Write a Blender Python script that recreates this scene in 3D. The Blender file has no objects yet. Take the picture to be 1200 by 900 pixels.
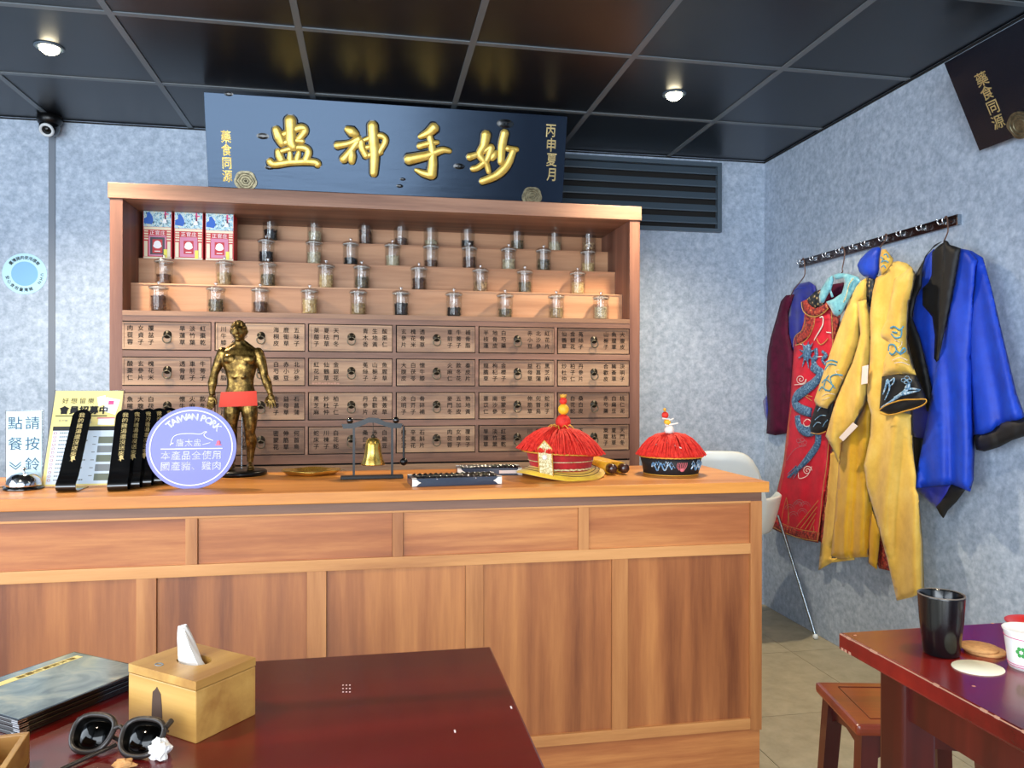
import bpy, bmesh, math, random
from mathutils import Vector, Matrix
from mathutils.geometry import delaunay_2d_cdt
import numpy as np
random.seed(7)
PI = math.pi
SC = bpy.context.scene
COL = SC.collection

# ---------------------------------------------------------------- camera
YAW, PIT, ROL, FPX = .1821, .0004, .0018, 892.7
EYE = Vector((0, 0, 1.2015))
_f = Vector((math.sin(YAW)*math.cos(PIT), math.cos(YAW)*math.cos(PIT), math.sin(PIT)))
_r0 = Vector((math.cos(YAW), -math.sin(YAW), 0)); _u0 = _r0.cross(_f)
_r = _r0*math.cos(ROL)+_u0*math.sin(ROL); _u = -_r0*math.sin(ROL)+_u0*math.cos(ROL)
cam = bpy.data.objects.new('camera', bpy.data.cameras.new('camera')); COL.objects.link(cam)
cam.data.sensor_width = 36; cam.data.lens = FPX/1200*36; cam.data.clip_start = .02
cam.matrix_world = Matrix(((_r.x, _u.x, -_f.x, 0), (_r.y, _u.y, -_f.y, 0), (_r.z, _u.z, -_f.z, EYE.z), (0, 0, 0, 1)))
SC.camera = cam

def W(px, py, X=None, Y=None, Z=None):
    """surveying helper: where the sight line through a photo pixel meets a real plane"""
    v = _r*((px-600)/FPX)+_u*((450-py)/FPX)+_f
    t = (X-EYE.x)/v.x if X is not None else (Y-EYE.y)/v.y if Y is not None else (Z-EYE.z)/v.z
    return EYE+v*t

# ---------------------------------------------------------------- light, world, exposure
SC.view_settings.view_transform = 'Standard'; SC.view_settings.look = 'None'
SC.view_settings.exposure = 0.14; SC.view_settings.gamma = 1
world = bpy.data.worlds.new('daylight'); SC.world = world; world.use_nodes = True
wb = world.node_tree.nodes['Background']; wb.inputs[0].default_value = (.72, .85, 1, 1); wb.inputs[1].default_value = 1.6
def area(name, loc, rot, sx, sy, power, color):
    l = bpy.data.lights.new(name, 'AREA'); l.shape = 'RECTANGLE'; l.size = sx; l.size_y = sy; l.energy = power; l.color = color
    o = bpy.data.objects.new(name, l); COL.objects.link(o); o.location = loc; o.rotation_euler = rot; return o
# daylight through the shop front behind the camera
area('shopfront_daylight', (-1.15, -2.3, 1.25), (math.radians(90), 0, 0), 3.5, 2.3, 225, (.84, .92, 1))
area('side_window_daylight', (-2.95, .3, 1.5), (math.radians(90), 0, math.radians(-90)), 3.0, 1.7, 80, (.82, .91, 1))
def spot(name, loc, power, color, size=110, aim=None):
    l = bpy.data.lights.new(name, 'SPOT'); l.energy = power; l.color = color; l.spot_size = math.radians(size); l.spot_blend = .8; l.shadow_soft_size = .035
    o = bpy.data.objects.new(name, l); COL.objects.link(o); o.location = loc
    if aim: o.rotation_euler = (Vector(aim)-Vector(loc)).to_track_quat('-Z', 'Y').to_euler()
    return o
ZC, YB, XR = 2.419, 3.846, 2.1105
WARM = (1, .82, .58)
for i, (x, y) in enumerate([(-1.149, 3.013), (1.243, 3.014), (.05, 3.013)][:2]+[(-1.15, .9), (1.24, .9)]):
    spot('downlight_beam', (x, y, ZC-.045), 105 if i < 2 else 60, WARM, 130)

# ---------------------------------------------------------------- materials
def lin(c):
    if isinstance(c, str):
        c = [int(c[i:i+2], 16)/255 for i in (0, 2, 4)]
    return tuple((x/12.92 if x <= .04045 else ((x+.055)/1.055)**2.4) for x in c)+(1,)
class N:
    def __init__(s, name):
        s.m = bpy.data.materials.new(name); s.m.use_nodes = True; s.t = s.m.node_tree; s.b = s.t.nodes['Principled BSDF']
    def node(s, typ, **kw):
        n = s.t.nodes.new(typ)
        for k, v in kw.items():
            if k.startswith('i_'): n.inputs[k[2:].replace('_', ' ')].default_value = v
            else: setattr(n, k, v)
        return n
    def link(s, a, b): s.t.links.new(a, b)
    def ramp(s, fac, stops):
        r = s.node('ShaderNodeValToRGB'); e = r.color_ramp.elements
        while len(e) < len(stops): e.new(.5)
        for k, (p, c) in enumerate(stops): e[k].position = p; e[k].color = lin(c)
        s.link(fac, r.inputs[0]); return r.outputs[0]
    def coords(s, scale=(1, 1, 1), rnd=True):
        tc = s.node('ShaderNodeTexCoord'); mp = s.node('ShaderNodeMapping'); mp.inputs['Scale'].default_value = scale
        if rnd:
            oi = s.node('ShaderNodeObjectInfo'); mu = s.node('ShaderNodeMath', operation='MULTIPLY'); mu.inputs[1].default_value = 37.
            s.link(oi.outputs['Random'], mu.inputs[0]); cb = s.node('ShaderNodeVectorMath', operation='ADD')
            s.link(tc.outputs['Object'], cb.inputs[0]); s.link(mu.outputs[0], cb.inputs[1]); s.link(cb.outputs[0], mp.inputs[0])
        else: s.link(tc.outputs['Object'], mp.inputs[0])
        return mp.outputs[0]
    def bump(s, fac, strength=.2, dist=.002):
        b = s.node('ShaderNodeBump'); b.inputs['Strength'].default_value = strength; b.inputs['Distance'].default_value = dist
        s.link(fac, b.inputs['Height']); s.link(b.outputs[0], s.b.inputs['Normal'])
def flat(name, c, rough=.5, metal=0, spec=None, emit=None, trans=0, coat=0, sheen=0, alpha=None):
    n = N(name); b = n.b; b.inputs['Base Color'].default_value = lin(c); b.inputs['Roughness'].default_value = rough; b.inputs['Metallic'].default_value = metal
    if spec is not None: b.inputs['Specular IOR Level'].default_value = spec
    if emit: b.inputs['Emission Color'].default_value = lin(c); b.inputs['Emission Strength'].default_value = emit
    if trans: b.inputs['Transmission Weight'].default_value = trans; b.inputs['IOR'].default_value = 1.45
    if coat: b.inputs['Coat Weight'].default_value = coat; b.inputs['Coat Roughness'].default_value = .08
    if sheen: b.inputs['Sheen Weight'].default_value = sheen
    return n.m
def noisy(name, stops, scale=8, detail=6, rough=.6, metal=0, bump=0, stretch=(1, 1, 1), sheen=0, rnd=True, spec=None, coat=0, bscale=None):
    n = N(name); v = n.coords(stretch, rnd); t = n.node('ShaderNodeTexNoise'); t.inputs['Scale'].default_value = scale; t.inputs['Detail'].default_value = detail
    t.inputs['Roughness'].default_value = .65
    n.link(v, t.inputs['Vector']); n.link(n.ramp(t.outputs[0], stops), n.b.inputs['Base Color'])
    n.b.inputs['Roughness'].default_value = rough; n.b.inputs['Metallic'].default_value = metal
    if sheen: n.b.inputs['Sheen Weight'].default_value = sheen
    if spec is not None: n.b.inputs['Specular IOR Level'].default_value = spec
    if coat: n.b.inputs['Coat Weight'].default_value = coat
    if bump:
        s2 = t
        if bscale:
            s2 = n.node('ShaderNodeTexNoise'); s2.inputs['Scale'].default_value = bscale; s2.inputs['Detail'].default_value = 3; n.link(v, s2.inputs['Vector'])
        n.bump(s2.outputs[0], bump)
    return n.m
def wood(name, dark, mid, light, axis='x', rough=.45, scale=1., coat=0, bump=.12, streak=1.):
    n = N(name); a = {'x': (1.1, 16, 16), 'z': (16, 16, 1.1), 'y': (16, 1.1, 16)}[axis]
    v = n.coords(tuple(q*scale for q in a))
    big = n.node('ShaderNodeTexNoise'); big.inputs['Scale'].default_value = .55; big.inputs['Detail'].default_value = 3; n.link(v, big.inputs['Vector']); big.inputs['Distortion'].default_value = .8
    fine = n.node('ShaderNodeTexNoise'); fine.inputs['Scale'].default_value = 4.5; fine.inputs['Detail'].default_value = 8; fine.inputs['Roughness'].default_value = .7; n.link(v, fine.inputs['Vector'])
    wv = n.node('ShaderNodeTexWave'); wv.inputs['Scale'].default_value = .22; wv.inputs['Distortion'].default_value = 9; wv.inputs['Detail'].default_value = 3; wv.inputs['Detail Scale'].default_value = .6
    wv.bands_direction = {'x': 'Y', 'z': 'X', 'y': 'X'}[axis]; n.link(v, wv.inputs['Vector'])
    m1 = n.node('ShaderNodeMath', operation='MULTIPLY'); m1.inputs[1].default_value = .72; n.link(big.outputs[0], m1.inputs[0])
    m2 = n.node('ShaderNodeMath', operation='MULTIPLY_ADD'); m2.inputs[1].default_value = .3*streak; n.link(fine.outputs[0], m2.inputs[0]); n.link(m1.outputs[0], m2.inputs[2])
    m3 = n.node('ShaderNodeMath', operation='MULTIPLY_ADD'); m3.inputs[1].default_value = .07*streak; n.link(wv.outputs['Fac'], m3.inputs[0]); n.link(m2.outputs[0], m3.inputs[2])
    n.link(n.ramp(m3.outputs[0], [(.36, dark), (.54, mid), (.7, light)]), n.b.inputs['Base Color'])
    n.b.inputs['Roughness'].default_value = rough
    if coat: n.b.inputs['Coat Weight'].default_value = coat; n.b.inputs['Coat Roughness'].default_value = .12
    n.bump(fine.outputs[0], bump, .001)
    return n.m

M = {}
M['wall'] = noisy('mottled_grey_wall', [(.3, '8a99ab'), (.5, 'a2b1c4'), (.72, 'bfccdb')], 42, 10, .62, bump=.06, rnd=False)
M['trim'] = flat('grey_trim', '6b7480', .5)
M['floor'] = noisy('floor_tile', [(.3, '9a927a'), (.7, 'b3ab92')], 14, 6, .42, bump=.03)
M['grout'] = flat('grout', '565249', .9)
M['ceil'] = noisy('ceiling_panel', [(.3, '0b0d10'), (.7, '101318')], 5, 2, .3, bump=.015, spec=.42)
M['bar'] = flat('ceiling_bar', '5c6368', .4)
M['dark_metal'] = flat('dark_grille_metal', '4c5a66', .35, .1)
M['black'] = flat('black_void', '050505', .8)
M['ir_ring'] = flat('pale_lens_ring', 'c9cdd0', .3); M['lamp'] = flat('lamp_face', 'fff0c8', .5, emit=22)
M['cab_h'] = wood('cabinet_wood_h', '6a4a34', '936d52', 'b28c68', 'x', .5)
M['cab_frame'] = wood('cabinet_frame_wood', '634433', '855f4c', 'a37a62', 'x', .5)
M['cab_v'] = wood('cabinet_post_wood', '553428', '724a3a', '895e4b', 'z', .5)
M['drawer'] = wood('drawer_wood', '4e3524', '84624a', 'b38f6e', 'x', .5, scale=.9, streak=1.35)
M['step'] = wood('step_wood', '986846', 'b68560', 'c79a74', 'x', .5, streak=.7)
M['cnt_top'] = wood('counter_top_wood', 'b8702c', 'dc9444', 'eeb060', 'x', .38, streak=.8)
M['cnt_rail'] = wood('counter_rail_wood', 'a2673a', 'c58a52', 'd69c63', 'x', .45)
M['cnt_dark'] = wood('counter_band_wood', '5f4032', '7d5a48', '8f6c58', 'x', .5)
M['cnt_h'] = wood('counter_panel_wood_h', '7c4226', 'a8653a', 'cc8a50', 'x', .42)
M['cnt_v'] = wood('counter_panel_wood_v', '733f24', 'a06238', 'bd7d48', 'z', .42, scale=.8)
M['cnt_stile'] = wood('counter_stile_wood', '90562f', 'b07443', 'c68a54', 'z', .42)
M['red_wood'] = wood('rosewood_table', '470808', '741414', '922218', 'x', .25, scale=.5, coat=.25, bump=.03, streak=.6)
M['red_leg'] = wood('rosewood_leg', '3a0d0b', '561713', '6e241b', 'z', .3, coat=.3, bump=.03, streak=.5)
M['red_seat'] = wood('rosewood_seat', '5e2214', '85361d', 'a4502c', 'x', .28, scale=.6, coat=.3, bump=.03)
M['chip_and_highlight'] = flat('worn_edge_and_highlight', 'b98a72', .6)
M['bamboo'] = wood('bamboo', '9c6e36', 'b98e4a', 'cba15c', 'x', .4, scale=1.6, streak=.7)
M['bamboo_y'] = wood('bamboo_side', '9c6e36', 'b98e4a', 'cba15c', 'y', .4, scale=1.6, streak=.7)
n = N('black_lacquer'); v = n.coords((1, 6, 6), False); t = n.node('ShaderNodeTexNoise'); t.inputs['Scale'].default_value = 2.5; t.inputs['Detail'].default_value = 6; n.link(v, t.inputs['Vector'])
n.b.inputs['Base Color'].default_value = lin('0c111c'); n.b.inputs['Roughness'].default_value = .2; n.b.inputs['Specular IOR Level'].default_value = .52; n.b.inputs['Specular Tint'].default_value = (.5, .7, 1, 1); n.bump(t.outputs[0], .35, .004); M['lacquer'] = n.m  # bluish sheen of the daylight is put into the specular tint
M['knot'] = flat('lacquer_knot', '05070a', .15)
M['gold'] = noisy('gold_leaf', [(.3, 'c9a548'), (.7, 'e6c96e')], 30, 4, .35, .55, bump=.1)
M['gold_pale'] = flat('pale_gold', 'dcc68a', .4, .3)
M['gold_rope'] = flat('gold_rope', 'd9a23c', .5, .3)
M['black_paint'] = flat('black_ink', '1c1512', .7)
M['bronze'] = noisy('aged_bronze', [(.35, '55503f'), (.7, '8d8468')], 60, 4, .4, .7, bump=.3)
M['iron'] = flat('dark_iron', '38332b', .4, .7)
M['iron_ring'] = flat('drawer_ring', '6a6252', .35, .8)
M['glass'] = flat('clear_glass', 'f2f6f6', .02, trans=1)
n = N('jar_glass'); tr = n.node('ShaderNodeBsdfTransparent'); tr.inputs[0].default_value = (.96, .97, .97, 1); gl = n.node('ShaderNodeBsdfGlossy'); gl.inputs['Roughness'].default_value = .06
lw = n.node('ShaderNodeLayerWeight'); lw.inputs['Blend'].default_value = .5; fr = n.node('ShaderNodeMath', operation='POWER'); fr.inputs[1].default_value = 3.5; n.link(lw.outputs['Facing'], fr.inputs[0]); f2 = n.node('ShaderNodeMath', operation='MULTIPLY_ADD'); f2.inputs[1].default_value = .5; f2.inputs[2].default_value = .045; n.link(fr.outputs[0], f2.inputs[0]); mx = n.node('ShaderNodeMixShader'); n.link(f2.outputs[0], mx.inputs[0]); n.link(tr.outputs[0], mx.inputs[1]); n.link(gl.outputs[0], mx.inputs[2])
n.link(mx.outputs[0], n.t.nodes['Material Output'].inputs[0]); M['jar_glass'] = n.m
M['lid_glass'] = M['jar_glass'].copy()
for q in M['lid_glass'].node_tree.nodes:
    if q.type == 'MATH' and q.operation == 'MULTIPLY_ADD': q.inputs[2].default_value = .3
M['acrylic'] = flat('clear_acrylic', 'eef4f6', .05, trans=1)
M['white'] = flat('white_plastic', 'dde6e8', .35); M['seal'] = flat('grey_seal', 'b4b7b4', .4)
M['paper'] = flat('white_paper', 'e8ecee', .6)
M['sign_paper'] = flat('pale_blue_paper', 'c3dde2', .5)
M['ink_blue'] = flat('blue_ink', '24506e', .6)
M['yellow_print'] = flat('yellow_print', 'ecd98a', .5)
M['ink'] = flat('black_print', '1b1b1d', .6)
M['grey_print'] = flat('grey_print', '7c8386', .6)
M['green_print'] = flat('olive_photo_print', '6d7565', .6)
M['pale_print'] = flat('pale_print', 'cfdde8', .6)
M['pink_print'] = flat('magenta_print', 'd64a80', .6)
M['red_print'] = flat('red_print', 'c2262d', .5)
M['chrome'] = flat('chrome', 'd5d8dc', .08, 1)
M['steel'] = flat('steel_rod', 'a7b2bb', .22, 1)
M['plastic_black'] = flat('gloss_black', '08090b', .12, coat=.5)
M['badge_blue'] = flat('periwinkle_card', '7b7fc4', .5)
M['badge_edge'] = flat('card_edge', '9a94c8', .7)
M['white_ink'] = flat('white_ink', 'f4f4f6', .5)
M['pink_seal'] = flat('pink_seal', 'e0627a', .5)
M['brass_fig'] = noisy('antique_brass', [(.3, '2c2110'), (.5, '6a5126'), (.72, 'b39450')], 55, 5, .34, .85, bump=.15, rnd=False)
M['brass'] = noisy('polished_brass', [(.3, 'b8923c'), (.7, 'd9bb66')], 20, 3, .22, .9)
M['red_cloth'] = flat('vermilion_paper', 'e0422c', .7)
M['aba'] = flat('black_frame_blue_sheen', '2b3648', .25, coat=.3); M['base_black'] = flat('satin_black', '0b0b0c', .3, spec=.3)  # abacus frame: bluish reflection painted into its base colour
M['red_felt'] = noisy('red_velvet', [(.3, '8f0f12'), (.7, 'b8121a')], 40, 4, .8, sheen=.1)
M['red_fringe'] = noisy('red_fringe', [(.3, 'b80f0a'), (.5, 'd9281c'), (.75, 'ea3c28')], 90, 3, .7)
M['yellow_felt'] = noisy('yellow_brim', [(.3, 'd3a51b'), (.7, 'ebc62f')], 30, 3, .7, sheen=.3)
M['yellow_ball'] = flat('yellow_ball', 'efb62a', .5)
M['cream_emb'] = noisy('cream_gold_embroidery', [(.38, 'a58f4e'), (.6, 'e6ddb4')], 160, 3, .6, bump=.4)
M['pearl'] = flat('pearl', 'e8e4da', .15)
M['black_satin'] = noisy('black_satin', [(.3, '08090c'), (.7, '101216')], 30, 3, .6)
M['emb_blue'] = noisy('blue_white_embroidery', [(.35, '2c5d8c'), (.5, '6e9cc0'), (.68, 'd5dde2')], 120, 3, .6, bump=.2)
M['emb_dragon'] = noisy('dragon_embroidery', [(.35, '22405f'), (.52, '3e658a'), (.72, '8fb0c4')], 110, 3, .6, bump=.25)
M['emb_white'] = flat('white_embroidery', 'd8cfc8', .6)
M['emb_pink'] = flat('pink_embroidery', 'd96f78', .6)
M['emb_gold'] = flat('gold_embroidery', 'b8924c', .5, .2)
M['emb_teal'] = flat('teal_embroidery', '4a8fae', .6)
M['scroll_cloth'] = noisy('yellow_scroll_cloth', [(.35, 'd59415'), (.7, 'edb526')], 60, 3, .55)
M['dark_knob'] = flat('dark_rosewood', '3b2019', .3, coat=.4)
M['teal'] = noisy('teal_satin', [(.3, '4a93ab'), (.55, '6fb4c6'), (.8, '9ccdd6')], 40, 3, .45, sheen=.3)
M['royal'] = noisy('royal_blue_cloth', [(.3, '0634ac'), (.7, '0c44c6')], 18, 4, .55)
M['royal_dark'] = noisy('navy_blue_lining', [(.3, '0c1878'), (.7, '14249c')], 18, 4, .5, sheen=.2)
M['maroon'] = noisy('plum_cloth', [(.3, '38051f'), (.7, '520a2e')], 20, 4, .7, spec=.2)
M['yellow_robe'] = noisy('golden_yellow_cloth', [(.25, 'c89a38'), (.5, 'e0b64c'), (.75, 'ecca6a')], 9, 8, .65, sheen=.15, bump=.15, bscale=60, rnd=False)
M['yellow_lining'] = noisy('yellow_lining_cloth', [(.25, 'b8860f'), (.5, 'd39f16'), (.75, 'ddb02a')], 9, 8, .6, sheen=.15, rnd=False)
M['red_robe'] = noisy('crimson_cloth', [(.3, 'ad1026'), (.7, 'cc1a32')], 16, 5, .6)
n = N('floral_brocade'); v = n.coords((1, 1, 1), False); t = n.node('ShaderNodeTexVoronoi'); t.inputs['Scale'].default_value = 75; n.link(v, t.inputs['Vector'])
n.link(n.ramp(t.outputs['Distance'], [(.1, 'c9a05c'), (.25, '8c2c26'), (.45, 'a8382c'), (.7, '5c1a1c')]), n.b.inputs['Base Color']); n.b.inputs['Roughness'].default_value = .6; M['brocade'] = n.m
n = N('dark_floral_lining'); v = n.coords((1, 1, 1), False); t = n.node('ShaderNodeTexVoronoi'); t.inputs['Scale'].default_value = 60; n.link(v, t.inputs['Vector'])
n.link(n.ramp(t.outputs['Distance'], [(.15, 'cbb98c'), (.3, '6c5634'), (.5, '22303a'), (.8, '15181c')]), n.b.inputs['Base Color']); n.b.inputs['Roughness'].default_value = .6; M['floral_dark'] = n.m
M['tag'] = flat('care_tag_cloth', 'e6d6ce', .6)
M['hanger'] = flat('brown_wire_hanger', '6e5348', .35, .4)
M['rack'] = wood('dark_rack_wood', '170806', '2a100c', '3a1a12', 'y', .25, coat=.4)
M['mug'] = noisy('black_glaze', [(.3, '090a0c'), (.7, '0e1013')], 20, 3, .2, coat=.15)
M['mug_rim'] = flat('brown_rim_glaze', '6b6258', .3)
M['cork'] = noisy('cork', [(.3, 'b07c48'), (.7, 'd3a066')], 120, 4, .8, bump=.2)
M['cream_card'] = flat('cream_card', 'e8e6cf', .6)
M['cup'] = flat('white_cup', 'ecebea', .4)
M['green'] = flat('clover_green', '3d9a4a', .5)
M['red_plastic'] = flat('red_plastic', 'cc2418', .3)
M['tissue'] = flat('tissue_paper', 'f0f0ee', .9)
M['sung_frame'] = flat('smoky_brown_frame', '2b2522', .35)
M['lens'] = flat('black_lens', '020202', .08, spec=.3)
n = N('menu_print_with_glare'); v = n.coords((1, 1, 1), False); t = n.node('ShaderNodeTexNoise'); t.inputs['Scale'].default_value = 16; t.inputs['Detail'].default_value = 5; t.inputs['Distortion'].default_value = 1.2; n.link(v, t.inputs['Vector'])
n.link(n.ramp(t.outputs[0], [(.35, '6c787c'), (.5, '8d9895'), (.68, 'b3b4a2')]), n.b.inputs['Base Color']); n.b.inputs['Roughness'].default_value = .12; M['menu'] = n.m  # glare is painted in: print tones lightened and greyed
n = N('box_painting'); v = n.coords((1, 1, 1), False); t = n.node('ShaderNodeTexNoise'); t.inputs['Scale'].default_value = 60; t.inputs['Detail'].default_value = 4; t.inputs['Distortion'].default_value = 2; n.link(v, t.inputs['Vector'])
n.link(n.ramp(t.outputs[0], [(.36, '3a4a52'), (.44, '8fc3d8'), (.55, 'c4dde0'), (.68, 'e2dcb8')]), n.b.inputs['Base Color']); n.b.inputs['Roughness'].default_value = .4; M['box_art'] = n.m
M['box_cream'] = flat('box_cream', 'e9ddc0', .4)
M['box_pink'] = flat('box_pink', 'cf7fa0', .4)
M['box_navy'] = flat('box_navy', '2e2a38', .4)
M['tag_yellow'] = flat('price_tag_yellow', 'ece35c', .5)
M['blue_art'] = flat('blue_robe_print', '1b5fc0', .5)
M['sticker'] = flat('sky_blue_sticker', 'a9d4ea', .35)
M['sticker_in'] = flat('blue_sticker_centre', '6fa8d8', .35)
M['stamp'] = flat('dark_stamp_print', '4a3528', .7)
for k, (a, b) in dict(black=('0d0c0b', '221c18'), bark=('3a2418', '6b4630'), root=('7a6040', 'b09468'), flower=('8a7c62', 'c9ba98'), seed=('a2804c', 'd8bc88'), mixed=('5c3a26', 'c8a478'), leaf=('3c3022', '7a6a4c')).items():
    M['herb_'+k] = noisy('herb_'+k, [(.35, a), (.65, b)], 90, 2, .85)

# ---------------------------------------------------------------- mesh builder
class MB:
    def __init__(s): s.v = []; s.f = []; s.mi = []; s.sm = []
    def add(s, vs, fs, mi=0, sm=False):
        o = len(s.v); s.v += [tuple(p) for p in vs]; s.f += [tuple(i+o for i in f) for f in fs]; s.mi += [mi]*len(fs); s.sm += [sm]*len(fs); return s
    def box(s, x0, x1, y0, y1, z0, z1, mi=0, bev=0, mat=None):
        if bev:
            bm = bmesh.new(); bmesh.ops.create_cube(bm, size=1)
            for q in bm.verts: q.co = ((x0+x1)/2+q.co.x*(x1-x0), (y0+y1)/2+q.co.y*(y1-y0), (z0+z1)/2+q.co.z*(z1-z0))
            bmesh.ops.bevel(bm, geom=bm.edges[:], offset=bev, segments=2, affect='EDGES', profile=.6)
            bm.verts.index_update(); vs = [q.co.copy() for q in bm.verts]; fs = [[q.index for q in f.verts] for f in bm.faces]; bm.free()
        else:
            vs = [Vector((x, y, z)) for x in (x0, x1) for y in (y0, y1) for z in (z0, z1)]
            fs = [(0, 1, 3, 2), (4, 6, 7, 5), (0, 4, 5, 1), (2, 3, 7, 6), (0, 2, 6, 4), (1, 5, 7, 3)]
        if mat is not None: vs = [mat @ v for v in vs]
        return s.add(vs, fs, mi, False)
    def lathe(s, prof, c=(0, 0, 0), n=28, mi=0, sm=True, mat=None, cap0=True, cap1=True, fn=None):
        vs = []; fs = []
        for r, z in prof:
            for k in range(n):
                a = 2*PI*k/n; p = Vector((r*math.cos(a), r*math.sin(a), z))
                if fn: p = fn(p, a)
                if mat is not None: p = mat @ p
                vs.append(p+Vector(c))
        m = len(prof)
        for j in range(m-1):
            for k in range(n): fs.append((j*n+k, j*n+(k+1) % n, (j+1)*n+(k+1) % n, (j+1)*n+k))
        s.add(vs, fs, mi, sm)
        if cap0 and prof[0][0] > 1e-6: s.add(vs[:n], [tuple(range(n-1, -1, -1))], mi)
        if cap1 and prof[-1][0] > 1e-6: s.add(vs[-n:], [tuple(range(n))], mi)
        return s
    def ball(s, c, r, mi=0, n=14, sc=(1, 1, 1)):
        m = max(5, n//2); return s.lathe([(r*math.sin(PI*j/m), -r*math.cos(PI*j/m)) for j in range(m+1)], c, n, mi, fn=lambda p, a: Vector((p.x*sc[0], p.y*sc[1], p.z*sc[2])))
    def tube(s, path, r, n=8, mi=0, normal=None, squash=1., closed=False, sm=True):
        P = [Vector(p) for p in path]; L = len(P); R = r if isinstance(r, (list, tuple)) else [r]*L; vs = []; fs = []; prev = None
        for i in range(L):
            a = P[(i+1) % L] if closed else P[min(i+1, L-1)]; b = P[(i-1) % L] if closed else P[max(i-1, 0)]
            t = (a-b).normalized() if (a-b).length > 1e-9 else Vector((0, 0, 1))
            if normal is not None: nn = Vector(normal); nn = (nn-t*nn.dot(t)).normalized()
            else:
                nn = prev if prev is not None else (Vector((0, 0, 1)) if abs(t.z) < .9 else Vector((1, 0, 0)))
                nn = (nn-t*nn.dot(t)).normalized()
            prev = nn; bb = t.cross(nn)
            for k in range(n):
                q = 2*PI*k/n; vs.append(P[i]+bb*(R[i]*math.cos(q))+nn*(R[i]*squash*math.sin(q)))
        for i in range(L if closed else L-1):
            j = (i+1) % L
            for k in range(n): fs.append((i*n+k, i*n+(k+1) % n, j*n+(k+1) % n, j*n+k))
        s.add(vs, fs, mi, sm)
        if not closed: s.add(vs[:n], [tuple(range(n-1, -1, -1))], mi); s.add(vs[-n:], [tuple(range(n))], mi)
        return s
    def prism(s, poly, fn, d, mi=0):
        """poly: 2D outline; fn(u, v, w) -> 3D; extruded from w=0 to w=d"""
        n = len(poly); vs = [fn(u, v, 0) for u, v in poly]+[fn(u, v, d) for u, v in poly]
        return s.add(vs, [tuple(range(n-1, -1, -1)), tuple(range(n, 2*n))]+[(k, (k+1) % n, n+(k+1) % n, n+k) for k in range(n)], mi)
    def quad(s, a, b, c, d, mi=0): return s.add([a, b, c, d], [(0, 1, 2, 3)], mi)
    def build(s, name, mat, parent=None, label=None, world=False, fixn=True):
        me = bpy.data.meshes.new(name)
        vs = s.v; org = None
        if world:
            if parent is not None: T = wmat(parent).inverted(); vs = [T @ Vector(v) for v in vs]
            else:
                A = np.array(vs); org = Vector(((A[:, 0].min()+A[:, 0].max())/2, (A[:, 1].min()+A[:, 1].max())/2, A[:, 2].min())); vs = [tuple(Vector(v)-org) for v in vs]
        me.from_pydata([tuple(v) for v in vs], [], s.f); mats = mat if isinstance(mat, (list, tuple)) else [mat]
        for m in mats: me.materials.append(M[m] if isinstance(m, str) else m)
        me.polygons.foreach_set('material_index', s.mi); me.polygons.foreach_set('use_smooth', s.sm)
        if fixn:
            bm = bmesh.new(); bm.from_mesh(me); bmesh.ops.recalc_face_normals(bm, faces=bm.faces); bm.to_mesh(me); bm.free()
        me.update(); o = bpy.data.objects.new(name, me); COL.objects.link(o)
        if org: o.location = org
        if parent is not None: o.parent = parent
        if label: o['label'] = label
        if name in ('lettering', 'small_lettering', 'cuff_embroidery', 'thread_embroidery', 'cloud_embroidery', 'wave_embroidery', 'white_embroidery', 'dragon_embroidery', 'collar_embroidery', 'gold_piping', 'heading', 'subheading', 'title', 'pink_ring', 'clover_print', 'figures', 'cream_print', 'coupon_print', 'coupon_accent', 'white_specks'): o['kind'] = 'stuff'
        return o
def wmat(o):
    m = Matrix.LocRotScale(o.location, o.rotation_euler, o.scale)
    return wmat(o.parent) @ m if o.parent else m
def thing(name, label, cat, loc=(0, 0, 0), rz=0, group=None, rx=0):
    o = bpy.data.objects.new(name, None); COL.objects.link(o); o.location = loc; o.rotation_euler = (rx, 0, rz); o.empty_display_size = .05
    o['label'] = label; o['category'] = cat
    if group: o['group'] = group
    return o
def tag(o, label, cat, group=None):
    o['label'] = label; o['category'] = cat
    if group: o['group'] = group
    return o
def struct(o): o['kind'] = 'structure'; return o
def stuff(o): o['kind'] = 'stuff'; return o
def part(name, me, parent, loc=(0, 0, 0), rot=(0, 0, 0), sc=(1, 1, 1)):
    o = bpy.data.objects.new(name, me); COL.objects.link(o); o.parent = parent; o.location = loc; o.rotation_euler = rot; o.scale = sc; return o

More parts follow.
